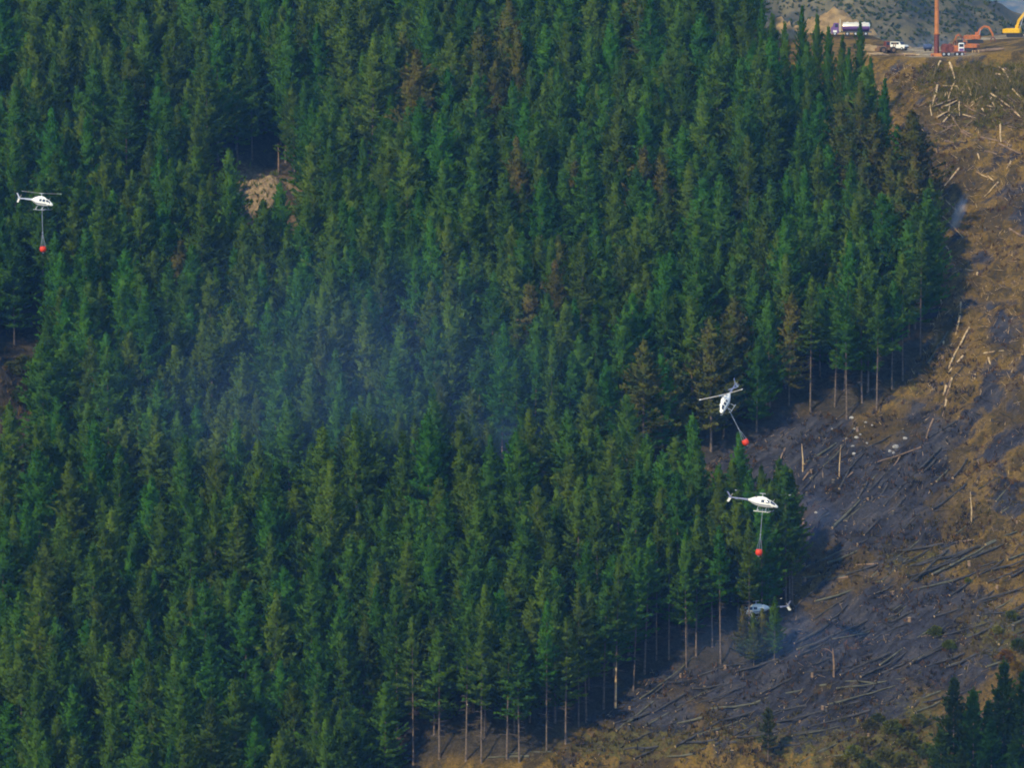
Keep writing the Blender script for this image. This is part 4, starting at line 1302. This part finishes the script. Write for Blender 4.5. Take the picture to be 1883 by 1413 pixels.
def bucket(hook, mouth, label, scale=1.0):
    """hook: world point of the cargo hook, mouth: world point of the bucket's rim centre"""
    ax = (hook - mouth).normalized()
    r = empty('water_bucket', mouth)
    r.rotation_mode = 'QUATERNION'; r.rotation_quaternion = ax.to_track_quat('Z', 'Y')
    L = (hook - mouth).length
    s = scale * 0.87
    MB().lathe([(.60 * s, 0), (.68 * s, -.12 * s), (.74 * s, -.45 * s), (.70 * s, -.8 * s), (.52 * s, -1.08 * s), (.22 * s, -1.22 * s), (.05 * s, -1.25 * s)], 18).build('shell', M['red'], r, True)
    MB().lathe([(.63 * s, -.02), (.66 * s, .02), (.63 * s, .07), (.58 * s, .05)], 18).build('rim', M['red'], r, True)
    MB().lathe([(.20 * s, -1.24 * s), (.20 * s, -1.36 * s), (.12 * s, -1.42 * s)], 10).build('dump_valve', M['bladetip'], r, True)
    top = min(2.6, L * .35)
    for k in range(6):
        q = k * math.pi / 3
        MB().tube([(.61 * s * math.cos(q), .61 * s * math.sin(q), .04), (.04, 0, top)], .03, 4).build('suspension_line', M['cable'], r)
    MB().box((0, 0, top + .12), (.2, .2, .3)).build('control_head', M['cable'], r)
    MB().tube([(0, 0, top + .2), (0, 0, L)], .06, 6).build('hoist_line', M['cable'], r)
    tag(r, label, 'water bucket', 'helicopter water buckets')
def hook_of(h):
    return h.rotation_quaternion.to_matrix() @ Vector((.2, 0, -.88)) + Vector(h.location)

a = math.radians(38)
h1 = helicopter(at(76, 373, 765), basis((math.cos(a), -math.sin(a), -.03), (0.02, 0, 1)), math.radians(3), 'white helicopter in level flight over the dense pines, far from the burnt slope', 'boomlight')
bucket(hook_of(h1), at(79, 454, 765), 'red water bucket slung on a line below the helicopter over the dense pines')
a = math.radians(22)
h3 = helicopter(at(1401, 927, 704), basis((math.cos(a), -math.sin(a), -.06), (0.03, 0, 1)), math.radians(8), 'white helicopter in level side view with dark tail boom beside the burnt slope', 'boomgrey', 0.6, 'dark')
bucket(hook_of(h3), at(1396, 1012, 704), 'red water bucket hanging straight down beside the pines at the burnt edge')
N2 = Vector((-.36, -.78, -.42)); U2 = Vector((-.45, -.22, .80))
b2 = basis(N2, U2)
bl = b2.transposed() @ Vector((-.78, .60, -.20))
h2 = helicopter(at(1335, 742, 728), b2, math.atan2(bl.y, bl.x), 'white helicopter banked and nosing down with its skids showing, over scorched pines', 'boomgrey')
bucket(hook_of(h2), at(1369, 810, 728), 'red water bucket swinging out at an angle below the banked helicopter')
a = math.radians(12)
h4 = helicopter(at(1391, 1124, 729), basis((-math.cos(a), -math.sin(a), -.02), (0, 0, 1)), math.radians(4), 'white helicopter low behind pine trunks, mostly hidden at the burnt edge', 'boomgrey', 0.6, 'dark')

# ------------------------------------------------------------------ machines on the landing
def ground_at(u, v, d):
    p = at(u, v, d)
    p.z = float(height(p.x, p.y))
    return p
def wheel(parent, c, r, w, hub='metal'):
    o = MB().lathe([(r * .55, -w / 2), (r * .92, -w / 2), (r, -w * .3), (r, w * .3), (r * .92, w / 2), (r * .55, w / 2)], 16, c, axis='y').build('wheel', M['dark'], parent, True)
    MB().lathe([(r * .53, -w / 2 - .01), (r * .2, -w / 2 - .03), (r * .2, w / 2 + .03), (r * .53, w / 2 + .01)], 12, c, axis='y').build('rim', M[hub], o, True)
    return o
def track(parent, y, L, h, w):
    n = 8; poly = []
    for k in range(n + 1):
        q = math.pi / 2 - math.pi * k / n
        poly.append((L / 2 - h / 2 + h / 2 * math.cos(q), h / 2 + h / 2 * math.sin(q)))
    for k in range(n + 1):
        q = -math.pi / 2 - math.pi * k / n
        poly.append((-L / 2 + h / 2 + h / 2 * math.cos(q), h / 2 + h / 2 * math.sin(q)))
    poly.reverse()
    return MB().prism(poly, y - w / 2, y + w / 2).build('track', M['dark'], parent)
def beam(parent, name, pts, w, hs, mat):
    """bent box beam in the x-z plane: pts list of (x,z), hs list of depths"""
    poly_t = []; poly_b = []
    for i, (x, z) in enumerate(pts):
        a = Vector(pts[max(i - 1, 0)]); b = Vector(pts[min(i + 1, len(pts) - 1)])
        t = (b - a).normalized(); nrm = Vector((-t.y, t.x))
        poly_t.append((x + nrm.x * hs[i] / 2, z + nrm.y * hs[i] / 2)); poly_b.append((x - nrm.x * hs[i] / 2, z - nrm.y * hs[i] / 2))
    mb = MB()
    for i in range(len(pts) - 1):
        mb.prism([poly_b[i], poly_b[i + 1], poly_t[i + 1], poly_t[i]], -w / 2, w / 2)
    return mb.build(name, M[mat], parent)
def excavator(pos, rz, col, label, boom, stick, grapple=True, cabmat=None, s=1.0, house_rot=0.0):
    r = empty('excavator', pos, (0, 0, rz)); r.scale = (s, s, s)
    for y in (1.15, -1.15): track(r, y, 4.0, .95, .6)
    MB().box((0, 0, .62), (2.2, 1.8, .4)).build('undercarriage', M['dark'], r)
    MB().lathe([(.8, .8), (.8, 1.05)], 16).build('turntable', M['dark'], r, True)
    MB().box((-.6, 0, 1.6), (3.6, 2.6, 1.1), bev=.15).build('engine_housing', M[col], r)
    MB().box((-2.55, 0, 1.55), (.7, 2.55, 1.0), bev=.22).build('counterweight', M[col], r)
    c = MB().box((.75, .82, 2.0), (1.5, .95, 1.75), taper=.92, bev=.1).build('cab', M[cabmat or col], r)
    MB().box((.78, 1.312, 2.25), (1.1, .02, .8)).build('cab_window', M['glass'], c)
    MB().box((1.50, .82, 2.2), (.02, .8, 1.0)).build('cab_window', M['glass'], c)
    MB().tube([(-1.4, -.7, 2.1), (-1.4, -.7, 2.75)], .07, 8).build('exhaust', M['dark'], r)
    beam(r, 'boom', boom, .5, [.55] + [.62] * (len(boom) - 2) + [.4], col)
    st = beam(r, 'stick', [boom[-1]] + stick, .42, [.5] + [.42] * (len(stick) - 1) + [.3], col)
    m = boom[len(boom) // 2]
    MB().tube([(1.0, .28, 1.6), (m[0], .32, m[1])], .08, 6).tube([(1.0, -.28, 1.6), (m[0], -.32, m[1])], .08, 6).build('hydraulic_cylinder', M['metal'], r, True)
    e = stick[-1]
    g = MB()
    for sg in (1, -1):
        pts = [(e[0], 0, e[1] - .15), (e[0] + sg * .5, 0, e[1] - .55), (e[0] + sg * .55, 0, e[1] - 1.0), (e[0] + sg * .15, 0, e[1] - 1.35)]
        g.tube(pts, [.16, .16, .14, .06], 6)
    g.build('grapple', M['maroon'] if grapple else M['dark'], r, True)
    tag(r, label, 'excavator')
    return r
# yarder
yp = ground_at(1722, 100, 905)
ya = empty('yarder', yp, (0, 0, math.radians(-2)))
MB().box((0, 0, .35), (2.6, 1.9, .7), bev=.1).build('tower_base', M['tower'], ya)
tw = MB().tube([(0, 0, .7), (0.02, 0, 5.2)], [.60, .56], 12).build('tower', M['maroon'], ya, True)
up = MB().tube([(0.02, 0, 5.0), (-.05, 0, 26.0)], [.52, .46], 12).build('tower_upper_section', M['tower'], ya, True)
MB().lathe([(.62, 4.95), (.66, 5.0), (.66, 5.25), (.55, 5.3)], 12, (0.02, 0, 0)).build('tower_collar', M['tower'], ya, True)
MB().box((-.05, 0, 26.3), (1.3, .8, .8), bev=.1).build('fairlead_head', M['tower'], ya)
for k in range(3):
    MB().tube([(.30 + .02, -.50, .9), (.30, -.46, 5.0)], .03, 5).build('ladder_rail', M['dark'], ya) if k == 0 else None
MB().box((3.7, 0, 1.05), (6.0, 2.4, .35)).build('deck', M['maroon'], ya)
for y in (1.0, -1.0): track(ya, y, 1, 1, .1) if False else None
for x in (1.6, 2.7, 4.6, 5.7):
    for y in (1.05, -1.05): wheel(ya, (x, y, .52), .52, .4)
for x in (1.9, 3.0):
    MB().lathe([(.95, -.85), (.95, -.75), (.6, -.72), (.6, .72), (.95, .75), (.95, .85)], 16, (x, 0, 1.95), axis='y').build('winch_drum', M['maroon'], ya, True)
MB().box((4.3, .2, 1.85), (1.3, 1.9, 1.25), bev=.1).build('engine_box', M['orange'], ya)
cb = MB().box((5.55, -.3, 2.15), (1.3, 1.6, 1.85), taper=.95, bev=.1).build('cab', M['white'], ya)
MB().box((5.55, -1.08, 2.5), (.95, .03, .7)).build('cab_window', M['glass'], cb)
MB().box((5.55, -1.12, 1.55), (1.0, .03, .55)).build('cab_panel', M['purple'], cb)
MB().box((5.3, -.2, 3.45), (1.2, .6, .7), bev=.1).build('spark_arrestor', M['dark'], ya)
MB().tube([(4.3, .6, 2.4), (4.3, .6, 3.6)], .1, 8).build('exhaust', M['dark'], ya)
for sg, xx_ in ((1, 6.4), (-1, -.9)):
    MB().box((xx_, -.9, .25), (.5, .5, .5), taper=.6).build('outrigger', M['maroon'], ya)
tag(ya, 'yarder with tall rusty orange tower, winch drums and white cab on the landing', 'yarder')

excavator(ground_at(1781, 88, 914), math.radians(150), 'orange', 'orange log loader with raised arched boom right beside the yarder cab', [(.9, 1.7), (1.7, 3.6), (2.8, 4.6)], [(3.6, 4.2), (3.9, 3.0)], s=.85)
excavator(ground_at(1793, 80, 938), math.radians(-3), 'orange', 'orange excavator reaching its bent boom down to the ground behind the logs', [(.4, 1.8), (1.3, 3.6), (2.2, 4.3)], [(3.4, 4.1), (4.4, 2.3), (4.5, 1.7)], s=.93)
excavator(ground_at(1866, 67, 950), math.radians(-8), 'yellow', 'yellow excavator with its boom raised high, parked on the raised track', [(.3, 1.9), (.9, 4.0), (2.3, 5.8), (4.3, 6.6)], [(6.0, 5.2), (7.0, 3.0)], False)

# tank truck (nose to -x)
tp = ground_at(1549, 77, 958)
tt = empty('tank_truck', tp, (0, 0, math.radians(-6)))
MB().box((2.2, 0, .95), (9.6, .9, .3)).build('chassis', M['truckgrey'], tt)
for x in (-1.8, 1.2, 3.2, 4.4, 5.6):
    for y in (1.0, -1.0): wheel(tt, (x, y, .52), .52, .42)
cab = MB().prism([(-2.7, .55), (-.9, .55), (-.9, 3.1), (-2.0, 3.1), (-2.3, 2.2), (-2.75, 2.0)], -1.2, 1.2).build('cab', M['purple'], tt)
MB().box((-1.4, -1.212, 2.45), (.7, .02, .75)).build('cab_window', M['glass'], cab)
MB().prism([(-2.32, 2.28), (-2.05, 3.0), (-2.07, 3.01), (-2.34, 2.29)], -1.0, 1.0).build('windscreen', M['glass'], cab)
MB().box((-2.82, 0, .75), (.15, 2.4, .5)).build('bumper', M['white'], cab)
MB().box((-1.75, -1.24, 1.1), (.9, .05, .5)).build('mudguard', M['white'], cab)
MB().tube([(-.55, -.95, .9), (-.55, -.95, 4.0)], [.16, .13], 10).build('exhaust_stack', M['tanksilver'], tt, True)
def tank(x0, x1, a0, a1, mat, rr, name, parent):
    mb = MB(); vs = []; fs = []
    n = 14
    secs = [(x0, .55), (x0 + .25, .95), (x0 + .5, 1.0), (x1 - .5, 1.0), (x1 - .25, .95), (x1, .55)]
    for x, k in secs:
        for j in range(n + 1):
            q = math.radians(a0 + (a1 - a0) * j / n)
            vs.append((x, rr * 1.12 * k * math.cos(q), 2.15 + rr * k * math.sin(q)))
    for i in range(len(secs) - 1):
        for j in range(n):
            p = i * (n + 1) + j
            fs.append((p, p + 1, p + n + 2, p + n + 1))
    fs.append(tuple(reversed(range(n + 1)))); fs.append(tuple((len(secs) - 1) * (n + 1) + j for j in range(n + 1)))
    return mb.add(vs, fs).build(name, M[mat], parent, True)
tank(-.1, 6.6, 8, 172, 'tanksilver', 1.08, 'tank_top', tt)
tank(-.1, 6.6, 172, 368, 'purple', 1.08, 'tank_belly', tt)  # tank coloured in two halves: silver above, violet below
for x in (1.2, 3.2, 5.2): MB().lathe([(.28, 3.18), (.28, 3.34), (.2, 3.38)], 10, (x, 0, 0)).build('hatch', M['tanksilver'], tt, True)
MB().box((2.4, -1.1, 1.0), (3.2, .08, .45)).build('side_guard', M['truckgrey'], tt)
tag(tt, 'tank truck with tank coloured silver above and violet below, behind the topmost pines', 'tank truck')

# white utility vehicle
up_ = ground_at(1653, 95, 926)
ut = empty('utility_vehicle', up_, (0, 0, math.radians(-40)))
MB().box((0, 0, .85), (4.3, 1.75, .75), bev=.14).build('body', M['white'], ut)
cbn = MB().prism([(-2.0, 1.22), (1.05, 1.22), (.55, 1.95), (-1.9, 1.95)], -.8, .8).build('cabin', M['white'], ut)
MB().box((-.6, -.815, 1.58), (2.2, .02, .46)).build('side_window', M['glass'], cbn)
MB().box((-.6, .815, 1.58), (2.2, .02, .46)).build('side_window', M['glass'], cbn)
MB().prism([(1.06, 1.26), (.60, 1.92), (.63, 1.93), (1.09, 1.27)], -.7, .7).build('windscreen', M['glass'], cbn)
MB().box((2.2, 0, .62), (.14, 1.7, .25)).build('bumper', M['dark'], ut)
for y in (.6, -.6): MB().box((2.16, y, .95), (.04, .3, .18)).build('headlight', M['tanksilver'], ut)
for x in (-1.35, 1.4):
    for y in (.82, -.82): wheel(ut, (x, y, .36), .36, .24)
tag(ut, 'white four-wheel-drive vehicle with dark windows parked on the landing', 'vehicle')

# skidder
sk = empty('log_skidder', ground_at(1630, 98, 915), (0, 0, math.radians(200)))
MB().box((1.2, 0, 1.2), (2.0, 1.3, .9), bev=.12).build('engine_hood', M['khaki'], sk)
MB().box((-1.0, 0, 1.1), (2.0, 1.2, .7), bev=.1).build('rear_frame', M['khaki'], sk)
cbn = MB().box((-.1, 0, 2.1), (1.2, 1.3, 1.3), taper=.92, bev=.08).build('cab', M['maroon'], sk)
for y in (.655, -.655): MB().box((-.1, y, 2.2), (.8, .03, .7)).build('cab_window', M['glass'], cbn)
MB().box((2.35, 0, .8), (.15, 2.2, .7)).build('blade', M['khaki'], sk)
MB().tube([(-1.9, .5, 1.3), (-2.2, .5, 2.4), (-2.2, -.5, 2.4), (-1.9, -.5, 1.3)], .12, 8).build('arch', M['khaki'], sk, True)
for x in (1.3, -1.3):
    for y in (.95, -.95): wheel(sk, (x, y, .75), .75, .55, 'khaki')
tag(sk, 'brown wheeled skidder with dark cab parked by the white vehicle', 'skidder')

# small dark blue tank
bt = empty('fuel_tank', ground_at(1706, 92, 922), (0, 0, .2))
MB().lathe([(.2, -1.0), (.55, -.95), (.6, -.8), (.6, .8), (.55, .95), (.2, 1.0)], 14, (0, 0, .95), axis='x').build('drum', M['bluedrum'], bt, True)
for x in (-.6, .6): MB().box((x, 0, .2), (.15, 1.0, .4)).build('cradle', M['dark'], bt)
tag(bt, 'small dark blue fuel tank on cradles behind the yarder tower', 'fuel tank')

# ------------------------------------------------------------------ smoke and haze
def smoke_mat(name, dens, col, scale, thr=0.45):
    m, nt, out = newmat(name)
    v = nt.nodes.new('ShaderNodeVolumePrincipled')
    v.inputs['Color'].default_value = (*col, 1)
    v.inputs['Absorption Color'].default_value = (1, 1, 1, 1)
    tc = nt.nodes.new('ShaderNodeTexCoord')
    ln = nt.nodes.new('ShaderNodeVectorMath'); ln.operation = 'LENGTH'
    nt.links.new(tc.outputs['Object'], ln.inputs[0])
    mr = nt.nodes.new('ShaderNodeMapRange'); mr.interpolation_type = 'SMOOTHSTEP'
    mr.inputs['From Min'].default_value = 1.0; mr.inputs['From Max'].default_value = 0.15
    nt.links.new(ln.outputs['Value'], mr.inputs['Value'])
    n = nt.nodes.new('ShaderNodeTexNoise'); n.inputs['Scale'].default_value = scale; n.inputs['Detail'].default_value = 3
    nt.links.new(tc.outputs['Object'], n.inputs['Vector'])
    m2 = nt.nodes.new('ShaderNodeMapRange')
    m2.inputs['From Min'].default_value = thr - 0.12; m2.inputs['From Max'].default_value = thr + 0.22
    nt.links.new(n.outputs['Fac'], m2.inputs['Value'])
    a = nt.nodes.new('ShaderNodeMath'); a.operation = 'MULTIPLY'
    nt.links.new(mr.outputs[0], a.inputs[0]); nt.links.new(m2.outputs[0], a.inputs[1])
    b = nt.nodes.new('ShaderNodeMath'); b.operation = 'MULTIPLY'; b.inputs[1].default_value = dens
    nt.links.new(a.outputs[0], b.inputs[0])
    nt.links.new(b.outputs[0], v.inputs['Density'])
    nt.links.new(v.outputs[0], out.inputs['Volume'])
    return m
def smoke(u, v, d, size, mat, label, rot=(0, 0, 0)):
    mb = MB()
    import bmesh
    bm = bmesh.new(); bmesh.ops.create_icosphere(bm, subdivisions=2, radius=1.05)
    me = bpy.data.meshes.new('smoke'); bm.to_mesh(me); bm.free()
    me.materials.append(mat)
    o = bpy.data.objects.new('smoke', me); COL.objects.link(o)
    o.location = at(u, v, d); o.scale = size; o.rotation_euler = rot
    tag(o, label, 'smoke', kind='stuff')
SMOKECOL = (0.26, 0.46, 0.97)
smoke(620, 700, 750, (64, 15, 36), smoke_mat('drifting_smoke', 0.0075, SMOKECOL, 1.2, 0.38), 'thin blue smoke drifting over the middle of the pine stand')
smoke(880, 830, 756, (26, 12, 10), smoke_mat('gully_smoke', 0.020, SMOKECOL, 1.8), 'thin blue smoke lying in the gap among the pines')
smoke(1420, 1180, 722, (26, 9, 8), smoke_mat('edge_smoke', 0.022, SMOKECOL, 1.8), 'thin blue smoke hugging the burnt edge of the stand')
smoke(1480, 960, 742, (9, 7, 8), smoke_mat('hollow_smoke', 0.04, SMOKECOL, 1.7), 'pale blue smoke rising from the burnt slope beside the pines')
smoke(1763, 392, 842, (1.6, 2.0, 5.5), smoke_mat('wisp_smoke', 0.9, (0.5, 0.64, 0.98), 2.2), 'small bluish wisp rising from smouldering slash beside the pines', (0, math.radians(22), 0))
smoke(1712, 82, 935, (9, 6, 3.0), smoke_mat('landing_smoke', 0.05, (0.7, 0.78, 0.97), 1.6), 'faint pale smoke behind the yarder on the landing')

hz, nt, out = newmat('valley_haze')
v = nt.nodes.new('ShaderNodeVolumePrincipled')
v.inputs['Color'].default_value = (0.18, 0.46, 0.95, 1)
v.inputs['Absorption Color'].default_value = (1, 1, 1, 1)
v.inputs['Density'].default_value = 0.000085
nt.links.new(v.outputs[0], out.inputs['Volume'])
try: hz.cycles.homogeneous_volume = True
except Exception: pass
hb = MB().box((0, 3550, 120), (9000, 7700, 420)).build('haze', hz)
tag(hb, 'blue haze filling the valley', 'haze', kind='stuff')
